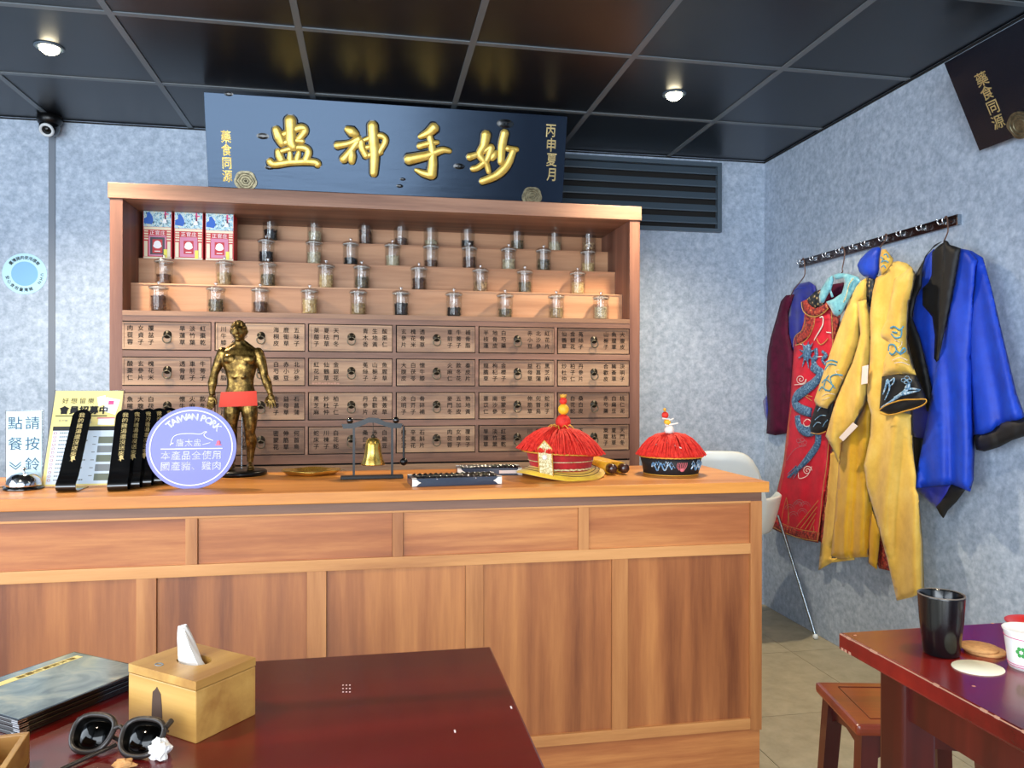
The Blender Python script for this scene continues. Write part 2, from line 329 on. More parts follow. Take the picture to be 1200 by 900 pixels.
# lettering -------------------------------------------------------
_G = {}
def glyphs(chars, off=0., res=2):
    new = [c for c in dict.fromkeys(chars) if (c, off) not in _G and c.strip()]; obs = []
    for c in new:
        cu = bpy.data.curves.new('glyph', 'FONT'); cu.body = c; cu.resolution_u = res; cu.fill_mode = 'FRONT'; cu.offset = off
        ob = bpy.data.objects.new('glyph', cu); COL.objects.link(ob); obs.append((c, ob))
    if not obs: return
    dg = bpy.context.evaluated_depsgraph_get()
    for c, ob in obs:
        me = ob.evaluated_get(dg).to_mesh()
        _G[(c, off)] = ([tuple(v.co) for v in me.vertices], [tuple(p.vertices) for p in me.polygons]); ob.evaluated_get(dg).to_mesh_clear()
    for c, ob in obs:
        cu = ob.data; bpy.data.objects.remove(ob); bpy.data.curves.remove(cu)
def cjk(c): return ord(c) > 0x2e00
def put(mb, c, cx, cy, size, fn, mi=0, off=0., ang=0, sx=1.):
    """one glyph centred at (cx,cy) of the (u,v) surface fn"""
    glyphs(c)
    if (c, 0.) not in _G: return 0
    vs, fs = _G[(c, 0.)]
    xs = [v[0] for v in vs]; x0, x1 = min(xs), max(xs)
    if cjk(c): ox, oy = .5*.98, .36
    else: ox, oy = (x0+x1)/2, .35
    ca, sa = math.cos(ang), math.sin(ang)
    for du, dv in (((0, 0),) if off < .004 else ((-off, 0), (off, 0), (0, off), (0, -off))):
        out = []
        for v in vs:
            u, w = (v[0]-ox+du)*size*sx, (v[1]-oy+dv)*size
            out.append(fn(cx+u*ca-w*sa, cy+u*sa+w*ca))
        mb.add(out, fs, mi)
    return (x1-x0)*size*sx
def column(mb, s, cx, top, size, fn, pitch=1.1, **k):
    for i, c in enumerate(s): put(mb, c, cx, top-(i+.5)*size*pitch, size, fn, **k)
def row(mb, s, x, cy, size, fn, pitch=1.04, center=False, off=0., **k):
    glyphs(s); ws = []
    for c in s:
        if (c, 0.) not in _G: ws.append(.3*size)
        elif cjk(c): ws.append(size*pitch)
        else:
            xs = [v[0] for v in _G[(c, 0.)][0]]; ws.append((max(xs)-min(xs)+.09)*size)
    if center: x -= sum(ws)/2
    for c, w in zip(s, ws): put(mb, c, x+w/2, cy, size, fn, off=off, **k); x += w
def smooth(pts, k=6):
    P = [Vector(p) for p in pts]; out = []
    if len(P) < 3: k = max(k, 2)
    for i in range(len(P)-1):
        a = P[max(i-1, 0)]; b = P[i]; c = P[i+1]; d = P[min(i+2, len(P)-1)]
        for j in range(k):
            t = j/k; out.append(.5*((2*b)+(c-a)*t+(2*a-5*b+4*c-d)*t*t+(3*b-a-3*c+d)*t**3))
    out.append(P[-1]); return out

# ================================================================ ROOM
XL, YF = -3.05, -2.45
m = MB(); m.box(XL-.1, XR+.1, YF, YB+.1, -.12, -.006); floor = struct(m.build('floor', 'grout'))
tm = None
for i in range(9):
    for j in range(11):
        x0 = 1.86-.6*(i-0)+.0; y0 = 2.545-.6*(j-2)
        x1 = min(x0+.6, XR); y1 = min(y0+.6, YB); xa = max(x0, XL); ya = max(y0, YF)
        if x1-xa < .02 or y1-ya < .02: continue
        m = MB(); m.box(xa+.0012, x1-.0012, ya+.0012, y1-.0012, -.006, 0)
        m.build('tile', 'floor', floor)
m = MB(); m.box(XL-.1, XR+.1, YF, YB+.1, ZC+.012, ZC+.12); ceil = struct(m.build('ceiling', 'black'))
gx = [-1.4481+.6*i for i in range(-3, 7)]; gy = [YB-.5511-.6*j for j in range(-1, 11)]
xs = [XL]+[x for x in gx if XL < x < XR-.01]+[XR]; ys = sorted([YF]+[y for y in gy if YF < y < YB]+[YB])
for a, b in zip(xs, xs[1:]):
    for c, d in zip(ys, ys[1:]):
        if b-a < .05 or d-c < .05: continue
        m = MB(); m.box(a+.009, b-.009, c+.009, d-.009, ZC, ZC+.012); m.build('ceiling_panel', 'ceil', ceil)
for x in xs[1:-1]:
    m = MB(); m.box(x-.0115, x+.0115, YF, YB, ZC-.004, ZC+.002); m.build('grid_bar', 'bar', ceil)
for y in ys[1:-1]:
    for a, b in zip(xs, xs[1:]):
        m = MB(); m.box(a+.0115, b-.0115, y-.0115, y+.0115, ZC-.004, ZC+.002); m.build('grid_bar', 'bar', ceil)
m = MB(); m.box(XL-.1, XR+.1, YB-.012, YB-.0, ZC-.008, ZC-.004); m.box(XR-.012, XR, YF, YB, ZC-.008, ZC-.004); struct(m.build('trim_2', 'black'))
m = MB(); m.box(XL-.1, XR+.1, YB, YB+.1, 0, ZC+.02); struct(m.build('wall_back', 'wall'))
m = MB(); m.box(XR+.004, XR+.1, YF, YB, 0, ZC+.02); wr = struct(m.build('wall_right', 'black'))
ye = [YB, 2.88, 1.66, .44, -.78, YF]
for a, b in zip(ye, ye[1:]):
    m = MB(); m.box(XR, XR+.004, b+.0006, a-.0006, 0, ZC+.02); m.build('wall_panel', 'wall', wr)
# left wall with a window, shop front behind the camera (open glass)
m = MB(); m.box(XL-.1, XL, YF, YB, 0, .55); m.box(XL-.1, XL, YF, YB, 2.35, ZC+.02); m.box(XL-.1, XL, 1.9, YB, .55, 2.35); m.box(XL-.1, XL, YF, -1.3, .55, 2.35); struct(m.build('wall_left', 'wall'))
m = MB(); m.box(XL-.1, XR+.1, YF-.1, YF, 0, .35); m.box(XL-.1, XR+.1, YF-.1, YF, 2.5, ZC+.1); m.box(1.5, XR+.1, YF-.1, YF, .35, 2.5); m.box(XL-.1, -2.9, YF-.1, YF, .35, 2.5); struct(m.build('wall_front', 'wall'))
m = MB()
for x in (-2.9, -1.45, 0, 1.45): m.box(x-.03, x+.03, YF-.07, YF-.02, .35, 2.5)
struct(m.build('window_1', 'dark_metal'))
m = MB(); m.box(-1.468, -1.4395, YB-.004, YB, 0, ZC-.008); struct(m.build('trim_1', 'trim'))

# downlights
for i, (x, y, where) in enumerate([(-1.149, 3.013, 'left downlight shining from the ceiling above the security camera'), (1.243, 3.014, 'right downlight shining from the ceiling near the dark vent'), (-1.15, .9, None), (1.24, .9, None)]):
    t = thing('downlight', where or ('round ceiling downlight over the dining tables, '+('left' if x < 0 else 'right')+' one'), 'light', (x, y, ZC), 0, 'ceiling downlights')
    m = MB(); m.lathe([(.034, -.004), (.045, -.006), (.05, -.003), (.05, 0), (.034, 0)], cap0=False, cap1=False); m.build('trim_ring', 'dark_metal', t)
    m = MB(); m.lathe([(0, -.026), (.018, -.024), (.03, -.015), (.034, -.003)], cap1=False); m.build('lamp_face', 'lamp', t)

# security camera
t = thing('security_camera', 'small black dome security camera under the ceiling at the left wall', 'camera', (-1.44, 3.78, ZC-.004))
m = MB(); m.lathe([(0, 0), (.05, 0), (.052, -.02), (.047, -.035), (.04, -.04)], n=24); m.build('mount', 'base_black', t)
m = MB(); m.ball((0, 0, -.05), .043, n=20); m.build('dome', 'plastic_black', t)
Rm = Matrix.Rotation(math.radians(127), 4, 'X'); cc = Vector((0, -.0155, -.0615))
m = MB(); m.lathe([(.018, .018), (.022, .027), (.029, .027), (.031, .018)], cc, 24, mat=Rm @ Matrix.Rotation(0, 4, 'Z'), cap0=False, cap1=False); m.build('lens_ring', 'ir_ring', t)
m = MB(); m.lathe([(.019, .016), (.019, .022), (0, .024)], cc, 20, mat=Rm); m.build('lens', 'lens', t)

# round sticker on the wall
t = thing('wall_sticker', 'round pale blue sticker with dark lettering around its rim on the left wall', 'sticker', (-1.568, YB-.0005, 1.705))
fnst = lambda u, v: Vector((u, -.0022, v))
m = MB(); m.lathe([(0, -.0016), (.094, -.0016), (.094, 0)], n=40, mat=Matrix.Rotation(-PI/2, 4, 'X'), sm=False, cap1=False); m.build('disc', 'sticker', t)
m = MB(); m.lathe([(0, -.0019), (.056, -.0019), (.056, 0)], n=32, mat=Matrix.Rotation(-PI/2, 4, 'X'), sm=False, cap1=False); m.build('centre', 'sticker_in', t)
m = MB()
for s, a0, da in (('臺灣豬肉使用標章', 140, -14), ('UHN', -2, -15)):
    for k, c in enumerate(s): a = math.radians(a0+da*k); put(m, c, .074*math.cos(a), .074*math.sin(a), .018, fnst, off=.015, ang=a-PI/2)
for k, c in enumerate('安心食用臺灣豬'): a = math.radians(195+16*k); put(m, c, .074*math.cos(a), .074*math.sin(a), .018, fnst, off=.015, ang=a+PI/2)
m.build('lettering', 'ink', t)

# louvre vent
t = thing('ventilation_grille', 'dark louvred ventilation grille on the back wall above the cabinet', 'vent', (1.3, YB, 2.02))
x0, x1, z1 = -.52, .546, .372
m = MB(); m.box(x0+.01, x1-.01, -.004, 0, .01, z1-.01); m.build('backing', 'black', t)
m = MB(); m.box(x0, x1, -.03, 0, 0, .018); m.box(x0, x1, -.03, 0, z1-.022, z1); m.box(x0, x0+.02, -.03, 0, .018, z1-.022); m.box(x1-.024, x1, -.03, 0, .018, z1-.022); m.build('frame', 'dark_metal', t)
for k in range(5):
    z = .058+k*.066
    m = MB(); m.prism([(-.027, z-.016), (-.027, z-.01), (-.008, z+.024), (-.004, z+.024), (-.022, z-.016)], lambda u, v, w: Vector((x0+.021+w, u, v)), x1-x0-.046); m.build('slat', 'dark_metal', t)

# ================================================================ MEDICINE CABINET
YK = 3.38
kX = lambda px: W(px, 450, Y=YK).x
cab = thing('medicine_cabinet', 'tall wooden herb medicine cabinet with stepped shelves above small labelled drawers', 'cabinet', (0.08, YK, 0))
O = wmat(cab).inverted()
def cb(name, mat, mb, label=None, parent=None): return mb.build(name, mat, parent or cab, label, world=True)
kL, kR, kT = -1.061, 1.227, 2.0285
zo = kT-.064   # underside of the top board
zl = W(300, 371, Y=YK).z+.017   # ledge under the jars
post = .05
m = MB(); m.box(kL-.006, kR+.006, YK-.008, YB-.006, zo, kT, bev=.003); cb('top_board', 'cab_frame', m)
m = MB(); m.box(kL, kL+post, YK, YB-.008, .0, zo, bev=.002); cb('side_panel', 'cab_v', m)
m = MB(); m.box(kR-post, kR, YK, YB-.008, .0, zo, bev=.002); cb('side_panel', 'cab_v', m)
xi0, xi1 = kL+post, kR-post
rY = [YK+.11, YK+.22, YK+.335, YB-.022]
stepz = [W(450, 338.5, Y=rY[0]).z, W(450, 311, Y=rY[1]).z, W(450, 286.5, Y=rY[2]).z]
ztread = [zl]+stepz
m = MB(); m.box(xi0, xi1, YK-.004, rY[0]+.002, zl-.02, zl); cb('ledge', 'cab_h', m)
for k in range(3):
    m = MB(); m.box(xi0, xi1, rY[k], rY[k]+.012, ztread[k], stepz[k]-.006); cb('step_riser', 'step', m)
    m = MB(); m.box(xi0, xi1, rY[k]-.004, rY[k+1], stepz[k]-.006, stepz[k]); cb('step_tread', 'step', m)
m = MB(); m.box(xi0, xi1, rY[3], YB-.008, .0, zo); cb('back_panel', 'step', m)
colx = [(142.5, 247), (252, 357), (361.4, 459.5), (464.3, 556.5), (561, 649), (653, 736.6)]
rowz = [(1.2015+.2566-.1475*k, 1.2015+.2566-.1475*k-.1154) for k in range(4)]
# carcass front: rails and stiles
zb = rowz[3][1]
for k in range(5):
    hi = zl-.02 if k == 0 else rowz[k-1][1]; lo = rowz[k][0] if k < 4 else rowz[3][1]-.045
    m = MB(); m.box(xi0, xi1, YK-.002, YK+.016, lo+.003, hi-.003 if k else hi); cb('rail', 'cab_frame', m)
edges = [kX(a) for a, b in colx]+[xi1]; ends = [kX(b) for a, b in colx]
for k in range(5):
    for z1_, z0_ in rowz:
        m = MB(); m.box(ends[k]+.002, edges[k+1]-.002, YK-.0015, YK+.016, z0_-.003, z1_+.003); cb('stile', 'cab_frame', m)
m = MB(); m.box(xi0, xi1, YK+.03, YK+.04, .0, zl-.022); cb('carcass', 'black', m)
m = MB(); m.box(xi0, xi1, YK, YK+.016, 0.0, rowz[3][1]-.05); cb('lower_panel', 'drawer', m)
herbs3 = '肉蓯蓉 金銀花 何首烏 車前子 決明子 五味子 枸杞子 女貞子 菟絲子 蛇床子 牛蒡子 白芥子 萊菔子 金櫻子 覆盆子 山梔子 川楝子 補骨脂 骨碎補 夏枯草 益母草 旱蓮草 魚腥草 白花蛇 半枝蓮 麥門冬 天門冬 石菖蒲 淡竹葉 大腹皮 桑白皮 地骨皮 五加皮 青木香 黑芝麻 紅棗乾 白茯苓 赤芍藥 白芍藥 熟地黃 生地黃 炒杜仲 川牛膝 懷牛膝 白扁豆 赤小豆 薏苡仁 酸棗仁 柏子仁 郁李仁 火麻仁 桃仁泥 北沙參 南沙參 玄參片 丹參片 黨參片 款冬花 辛夷花 紅花片 密蒙花 槐花米 合歡皮 海桐皮 秦皮片 石斛片 仙鶴草 伸筋草 透骨草 豨薟草 鹿銜草 龍膽草'.split()
glyphs(''.join(herbs3)); hc = 0
Rx90 = Matrix.Rotation(PI/2, 4, 'X')
for r_, (zt, zb_) in enumerate(rowz):
    for c_, (a, b) in enumerate(colx):
        xa, xb = kX(a)+.003, kX(b)-.001
        zt2, zb2 = zt-.001, zb_+.001
        m = MB(); m.box(xa, xb, YK-.001, YK+.03, zb2, zt2)
        # raised bead round the face
        for q in ((xa, xb, zt2-.006, zt2), (xa, xb, zb2, zb2+.006)): m.box(q[0], q[1], YK-.0035, YK-.0008, q[2], q[3])
        for q in ((xa, xa+.006), (xb-.006, xb)): m.box(q[0], q[1], YK-.0035, YK-.0008, zb2+.006, zt2-.006)
        d = cb('drawer', 'drawer', m)
        xm = (xa+xb)/2+.002; zm = (zt+zb_)/2
        m = MB(); m.lathe([(0, .009), (.006, .008), (.009, .004), (.016, .003), (.017, 0)], (xm, YK-.001, zm+.006), 18, mat=Rx90); m.tube([(xm, YK-.006, zm+.004), (xm, YK-.012, zm+.004), (xm, YK-.014, zm+.001)], .003, 6); cb('pull_plate', 'iron', m, parent=d)
        m = MB(); m.tube([(xm+.0165*math.sin(2*PI*k/18), YK-.0125, zm-.013+.0165*math.cos(2*PI*k/18)) for k in range(18)], .0026, 6, closed=True); cb('ring', 'iron_ring', m, parent=d)
        m = MB(); w = xb-xa; fn = lambda u, v: Vector((u, YK-.0016, v))
        for q in (.085, .205, .32, .675, .79, .91):
            column(m, herbs3[(hc*7+hc//36*11) % len(herbs3)], xa+w*q, zt-.012, .0245, fn, pitch=1.17, off=.01); hc += 1
        cb('lettering', 'black_paint', m, parent=d)
        if c_ == 2 and r_ == 1:
            m = MB()
            for k in range(9): x = xa+.012+k*.013; m.box(x, x+.011, YK-.0039, YK-.003, zb2+.004, zb2+.010+.003*random.random())
            stuff(cb('worn_chip', 'chip_and_highlight', m, parent=d))

# ------------------------------------------------ jars
rows = [('top', 3, [317, 369, 428, 470, 505, 548, 606, 650, 690], [('black', .62), ('flower', .6), ('bark', .8), ('bark', .4), ('flower', .35), ('black', .4), ('leaf', .5), ('flower', .5), ('mixed', .55)]),
        ('third', 2, [312, 368, 411, 460, 505, 550, 596, 637, 689], [('black', .55), ('flower', .6), ('black', .35), ('flower', .55), ('bark', .35), ('bark', .6), ('flower', .55), ('leaf', .6), ('seed', .5)]),
        ('second', 1, [192, 263, 314, 382, 424, 491, 563, 615, 677], [('bark', .45), ('root', .6), ('leaf', .6), ('seed', .7), ('leaf', .6), ('bark', .6), ('mixed', .5), ('leaf', .55), ('seed', .6)]),
        ('lowest', 0, [186, 253, 305, 363, 420, 470, 532, 592, 652, 704], [('bark', .72), ('leaf', .6), ('bark', .5), ('seed', .75), ('root', .5), ('black', .6), ('black', .42), ('leaf', .42), ('root', .5), ('flower', .6)])]
ordn = ['first', 'second', 'third', 'fourth', 'fifth', 'sixth', 'seventh', 'eighth', 'ninth', 'tenth']
desc = dict(black='black dried herbs', flower='pale dried petals', bark='dark brown bark pieces', leaf='dull green leaf bits', mixed='mixed brown chunks', seed='tan seeds', root='light brown root slices')
rj, hj = .0365, .100
mm = MB(); mm.lathe([(0, .004), (rj-.004, .004), (rj-.003, .007), (rj-.003, hj-.012), (rj-.004, hj), (rj+.002, hj), (rj+.002, hj-.004), (rj, hj-.012), (rj, .004), (rj-.003, 0), (0, 0)], n=24)
jo = mm.build('glass_body', 'jar_glass'); jar_me = jo.data; bpy.data.objects.remove(jo)
mm = MB(); mm.lathe([(0, hj-.006), (rj-.007, hj-.006), (rj-.007, hj+.001), (rj+.004, hj+.001), (rj+.004, hj+.005), (rj-.006, hj+.012), (.008, hj+.015), (.004, hj+.018), (.007, hj+.022), (.0085, hj+.027), (.006, hj+.031), (0, hj+.032)], n=24)
jo = mm.build('lid', 'lid_glass'); lid_me = jo.data; bpy.data.objects.remove(jo)
mm = MB(); mm.lathe([(rj-.006, hj-.0015), (rj+.001, hj-.0015), (rj+.001, hj+.0012), (rj-.006, hj+.0012)], n=24, cap0=False, cap1=False); mm.add([], [])
jo = mm.build('seal_ring', 'seal'); seal_me = jo.data; bpy.data.objects.remove(jo)
fill = {}
def filling(kind, lv):
    if (kind, lv) in fill: return fill[(kind, lv)]
    m = MB(); rr = rj-.0045; H = (hj-.012)*lv
    m.lathe([(0, .0052), (rr-.004, .0052), (rr-.004, .005+H*.85), (0, .005+H*.88)], n=14, sm=False)
    sz = dict(black=.006, bark=.007, flower=.0065, leaf=.0055, mixed=.007, seed=.0042, root=.0075)[kind]
    N_ = int(70+120*lv)
    for k in range(N_):
        top = random.random() < .3; a = random.random()*2*PI
        q = rr*math.sqrt(random.random()) if top else rr-.0035
        z = .005+H*(.9+.1*random.random()) if top else .008+H*.92*random.random()
        q = min(q, rr-sz*.8)
        R_ = Matrix.Rotation(random.random()*6, 4, Vector((random.random()-.5, random.random()-.5, random.random()-.5)).normalized())
        e = [sz*(.35+.65*random.random()) for _ in range(3)]
        vs = [Vector((x*e[0], y*e[1], w*e[2])) for x, y, w in ((1, 0, 0), (-1, 0, 0), (0, 1, 0), (0, -1, 0), (0, 0, 1), (0, 0, -1))]
        m.add([R_ @ v+Vector((q*math.cos(a), q*math.sin(a), max(z, .006+sz))) for v in vs], [(0, 2, 4), (2, 1, 4), (1, 3, 4), (3, 0, 4), (2, 0, 5), (1, 2, 5), (3, 1, 5), (0, 3, 5)])
    o = m.build('herbs', 'herb_'+kind); fill[(kind, lv)] = o.data; bpy.data.objects.remove(o); return fill[(kind, lv)]
for nm, st, xs_, cont in rows:
    y = (YK+.055) if st == 0 else (rY[st-1]+.052)
    z = ztread[st]
    nj = len(xs_)
    for k, px in enumerate(xs_):
        kd, lv = cont[k]; x = W(px, 350, Y=y).x
        fl = 'nearly full of' if lv > .68 else 'half full of' if lv > .47 else 'a third full of'
        t = thing('herb_jar', f'glass jar {fl} {desc[kd]}, {ordn[k]} from left, {nm} step', 'jar', (x, y, z), random.random()*6, 'herb jars on the '+nm+' step of the cabinet')
        part('glass_body', jar_me, t); part('lid', lid_me, t); part('seal_ring', seal_me, t)
        stuff(part('herbs', filling(kd, lv), t))

# ------------------------------------------------ three tonic boxes
for k, (a, b) in enumerate([(167.5, 201.5), (204, 238), (240.5, 274)]):
    yf = rY[1]-.07; zt = ztread[2]; yf = rY[1]+.004
    A_ = W(a, 300, Y=yf).x; B_ = W(b, 300, Y=yf).x; w = B_-A_; h = W(185, 236.5+1.5*k, Y=yf).z-zt; dp = .09
    lab = ['leftmost red, blue and cream gift box with a dark navy emblem panel', 'middle red, blue and cream gift box with a pink emblem panel', 'rightmost red, blue and cream gift box with a pink emblem panel'][k]
    t = thing('gift_box', lab, 'box', ((A_+B_)/2, yf, zt), 0, 'tonic gift boxes on the cabinet step')
    m = MB(); m.box(-w/2, w/2, 0, dp, 0, h, bev=.001); m.build('carton', 'red_print', t)
    F = lambda u, v, e=.0008: Vector((-w/2+w*u, -e, h*v))
    def rect(mb, u0, v0, u1, v1, mi=0, e=.0008, th=.0006):
        p = [F(u0, v0, e), F(u1, v0, e), F(u1, v1, e), F(u0, v1, e)]; mb.add(p, [(0, 1, 2, 3)], mi)
    m = MB(); rect(m, .02, .56, .98, .97); m.build('painting', 'box_art', t)
    m = MB(); m.add([F(.03, .62, .0012), F(.3, .6, .0012), F(.36, .66, .0012), F(.33, .74, .0012), F(.22, .82, .0012), (F(.14, .8, .0012)), F(.13, .73, .0012), F(.04, .7, .0012)], [tuple(range(8))], 0)
    rect(m, .74, .7, .8, .86, 1, .0012); rect(m, .78, .78, .88, .8, 1, .0012); m.add([F(.66, .63, .0012), F(.82, .63, .0012), F(.76, .78, .0012)], [(0, 1, 2)], 2); m.build('figures', ['blue_art', 'pink_print', 'white_ink'], t)
    m = MB(); row(m, '高麗紅蔘健康飲品', w*.0, h*.915, .012, lambda u, v: Vector((u-0, -.0014, v)), center=True, pitch=.95); m.build('title', 'ink', t)
    m = MB(); rect(m, .03, .51, .97, .555)
    for q in range(4): rect(m, .04, .47-.045*q, .18, .495-.045*q); rect(m, .82, .47-.045*q, .96, .495-.045*q)
    rect(m, .04, .04, .16, .31); rect(m, .84, .04, .95, .31); rect(m, .02, .0, .98, .035); m.build('cream_print', 'box_cream', t)
    m = MB(); row(m, '正官庄', 0, h*.455, .0215, lambda u, v: Vector((u, -.0012, v)), center=True); m.build('lettering', 'white_ink', t)
    m = MB(); rect(m, .2, .05, .8, .405); m.build('emblem_border', 'box_pink', t)
    m = MB(); rect(m, .25, .075, .75, .38, 0, .0011)
    m.build('emblem_panel', 'box_navy' if k == 0 else 'box_pink', t)
    m = MB(); rect(m, .33, .1, .67, .34, 0, .0014); m.build('emblem_red', 'red_print', t)
    m = MB(); m.add([F(.5+.13*math.cos(q)*(1 if math.sin(q) > -.3 else 1.25), .25+.07*math.sin(q), .0018) for q in [2*PI*i/16 for i in range(16)]], [tuple(range(16))]); rect(m, .4, .125, .6, .14, 0, .0018); m.build('emblem', 'white_ink', t)
    m = MB(); rect(m, .72, .02, .84, .17, 0, .003); m.build('price_tag', 'tag_yellow', t)
    m = MB(); m.box(w*.22, w*.38, -.0008, .03, h-.001, h+.007); m.build('security_tab', 'sign_paper', t)

# ================================================================ PLAQUE over the cabinet
PBL, PBR, PTL, PTR = W(242, 218, Y=3.355), W(660, 240, Y=3.355), W(237, 104, Y=3.262), W(668, 134, Y=3.262)
xl = (PBL.x+PTL.x)/2; xr = (PBR.x+PTR.x)/2; zb0 = kT+.002; ztp = (PTL.z+PTR.z)/2
tilt = math.atan2(.093, ztp-zb0); hp = math.hypot(.093, ztp-zb0); wp = xr-xl
plq = thing('wooden_plaque', 'large black lacquered plaque with four gold brush characters standing on the cabinet', 'plaque', ((xl+xr)/2, 3.385, zb0), 0, rx=0)
plq.rotation_euler = (tilt, 0, 0)
m = MB(); m.box(-wp/2, wp/2, 0, .028, 0, hp, bev=.002); m.build('board', 'lacquer', plq)
Ti = wmat(plq).inverted()
def pl(px, py):
    """photo pixel -> (u,v) on the plaque face"""
    v = _r*((px-600)/FPX)+_u*((450-py)/FPX)+_f
    nrm = (wmat(plq).to_3x3() @ Vector((0, -1, 0))); p0 = Vector(plq.location)
    t_ = (p0-EYE).dot(nrm)/v.dot(nrm); q = Ti @ (EYE+v*t_); return q.x, q.z
def strokes(mb, L, org, sc=5.4545, dep=.5, wk=1.85):
    for pts, w0, w1, w2 in L:
        P = [pl(org[0]+x/sc, org[1]+y/sc) for x, y in pts]; P = smooth([(a, 0, b) for a, b in P], 7); n_ = len(P); k = .00385/sc/2*wk
        R = []
        for i in range(n_):
            t_ = i/(n_-1); wv_ = (w0*(1-2*t_)+w1*2*t_) if t_ < .5 else (w1*(2-2*t_)+w2*(2*t_-1)); R.append(wv_*k*1.02)
        # rounded brush ends
        d0 = (P[0]-P[1]).normalized(); d1 = (P[-1]-P[-2]).normalized()
        P = [P[0]+d0*R[0]*.7, P[0]+d0*R[0]*.35]+P+[P[-1]+d1*R[-1]*.35, P[-1]+d1*R[-1]*.7]; R = [R[0]*.45, R[0]*.85]+R+[R[-1]*.85, R[-1]*.45]
        mb.tube([(p.x, -.0005, p.z) for p in P], R, 10, normal=(0, -1, 0), squash=dep)
big = [[('盅', (240, 90)), [([(548, 275), (549, 340), (553, 420), (570, 452)], 38, 36, 30), ([(455, 335), (475, 385), (495, 430)], 26, 34, 26), ([(470, 385), (540, 352), (618, 325), (640, 348), (600, 398)], 20, 26, 22), ([(500, 425), (560, 408), (628, 413)], 22, 20, 18), ([(468, 472), (478, 505), (490, 535)], 20, 28, 26), ([(480, 480), (560, 456), (635, 455), (663, 482), (640, 545)], 16, 24, 24), ([(545, 480), (546, 545)], 14, 20, 22), ([(602, 478), (585, 545)], 14, 20, 22), ([(415, 540), (445, 560), (560, 545), (695, 545), (725, 562)], 24, 24, 24)]],
       [('神', (240, 90)), [([(910, 335), (940, 352), (968, 368)], 22, 34, 24), ([(845, 440), (925, 425), (985, 398)], 26, 20, 28), ([(985, 400), (935, 470), (885, 530)], 24, 24, 28), ([(938, 465), (940, 545)], 20, 30, 22), ([(958, 438), (985, 446)], 16, 20, 12), ([(1000, 412), (1008, 460), (1032, 508)], 24, 24, 24), ([(1002, 412), (1070, 386), (1128, 378), (1155, 410), (1112, 490)], 14, 22, 20), ([(1035, 452), (1112, 436)], 18, 16, 16), ([(1032, 506), (1130, 484)], 20, 20, 16), ([(1072, 308), (1078, 400), (1085, 500), (1080, 622)], 34, 36, 26)]],
       [('手', (450, 110)), [([(322, 215), (285, 248), (228, 275)], 36, 30, 16), ([(225, 335), (290, 318), (345, 310)], 22, 22, 14), ([(155, 420), (285, 392), (372, 360), (422, 366)], 36, 26, 16), ([(292, 270), (308, 350), (312, 440), (303, 520)], 22, 28, 36), ([(300, 520), (250, 508), (202, 486)], 30, 24, 12)]],
       [('妙', (450, 110)), [([(652, 258), (640, 325), (612, 388), (655, 450), (670, 500)], 34, 26, 18), ([(545, 405), (620, 378), (688, 340)], 26, 18, 24), ([(686, 342), (662, 415), (605, 468), (565, 480)], 26, 22, 20), ([(772, 248), (755, 330), (748, 440)], 30, 30, 24), ([(718, 372), (690, 414)], 16, 26, 20), ([(792, 350), (850, 356)], 22, 18, 18), ([(828, 362), (790, 450), (720, 520), (625, 560)], 22, 32, 24)]]]
for (c, org), L in big:
    m = MB(); strokes(m, L, org); gc = m.build('gold_character', 'gold', plq); m = MB(); strokes(m, L, org, dep=.06, wk=2.3); m.build('dark_outline', 'knot', gc)
for txt, cx, cy0, dy, mt in (('藥食同源', 265.5, 160.5, 15.3, 'gold'), ('丙申夏月', 646, 153, 17.2, 'gold_pale')):
    m = MB()
    for k, c in enumerate(txt):
        u, v = pl(cx+(k-1.5)*.5, cy0+k*dy); put(m, c, u, v, .052 if cx < 400 else .062, lambda a, b: Vector((a, -.0012, b)), off=.012, sx=.8)
    m.build('small_lettering', mt, plq)
m = MB()
for px, py, rr_ in ((308, 159.5, .02), (316, 196, .016), (538, 195, .02), (472, 210, .01), (468.5, 218, .012), (268, 110, .014), (592, 145, .03)):
    m = MB(); u, v = pl(px, py); m.lathe([(0, .0012), (rr_*.5, .002), (rr_*.7, .0008), (rr_, .0002)], (u, 0, v), 14, mat=Rx90, cap1=False, fn=lambda p, a: Vector((p.x*1.3, p.y*.65, p.z))); m.build('wood_knot', 'knot', plq)
for px, py in ((288, 212), (623, 230)):
    u, v = pl(px, py); m = MB()
    poly = []
    for i in range(48):
        a = 2*PI*i/48; q = .043*(1+.10*abs(math.sin(2.5*(a-PI/2))) - (.12 if abs(a-1.5*PI) < .5 else 0)); poly.append((u+q*math.cos(a), v+q*.92*math.sin(a)))
    m.prism(poly, lambda a, b, w: Vector((a, -.001-w, b)), .007)
    for q in (.034, .024, .013): m.tube([(u+q*math.cos(2*PI*i/24)*(1+.08*math.cos(6*PI*i/12)), -.008, v+q*.9*math.sin(2*PI*i/24)) for i in range(24)], .0028, 6, closed=True)
    m.box(u-.018, u+.018, -.010, -.001, v-.062, v-.034, bev=.002)
    m.ball((u, -.010, v), .005); m.build('cloud_bracket', 'bronze', plq)
    m = MB()
    for du in (-.011, 0, .011): m.tube([(u+du, -.009, v-.048), (u+du, -.013, v-.056), (u+du, -.012, v-.066)], .0035, 6)
    m.build('bracket_prong', 'chrome', plq)

# plaque hanging on the right wall
A2 = W(1155, 174, X=XR-.012); tl = W(1113, 70, Z=2.405)
lean = math.atan2(.12, 2.40-A2.z)
pq2 = thing('wooden_plaque', 'black plaque leaning out from the right wall under the ceiling, cut off by the frame', 'plaque', (XR-.006, A2.y-.62, A2.z), PI/2, rx=0)
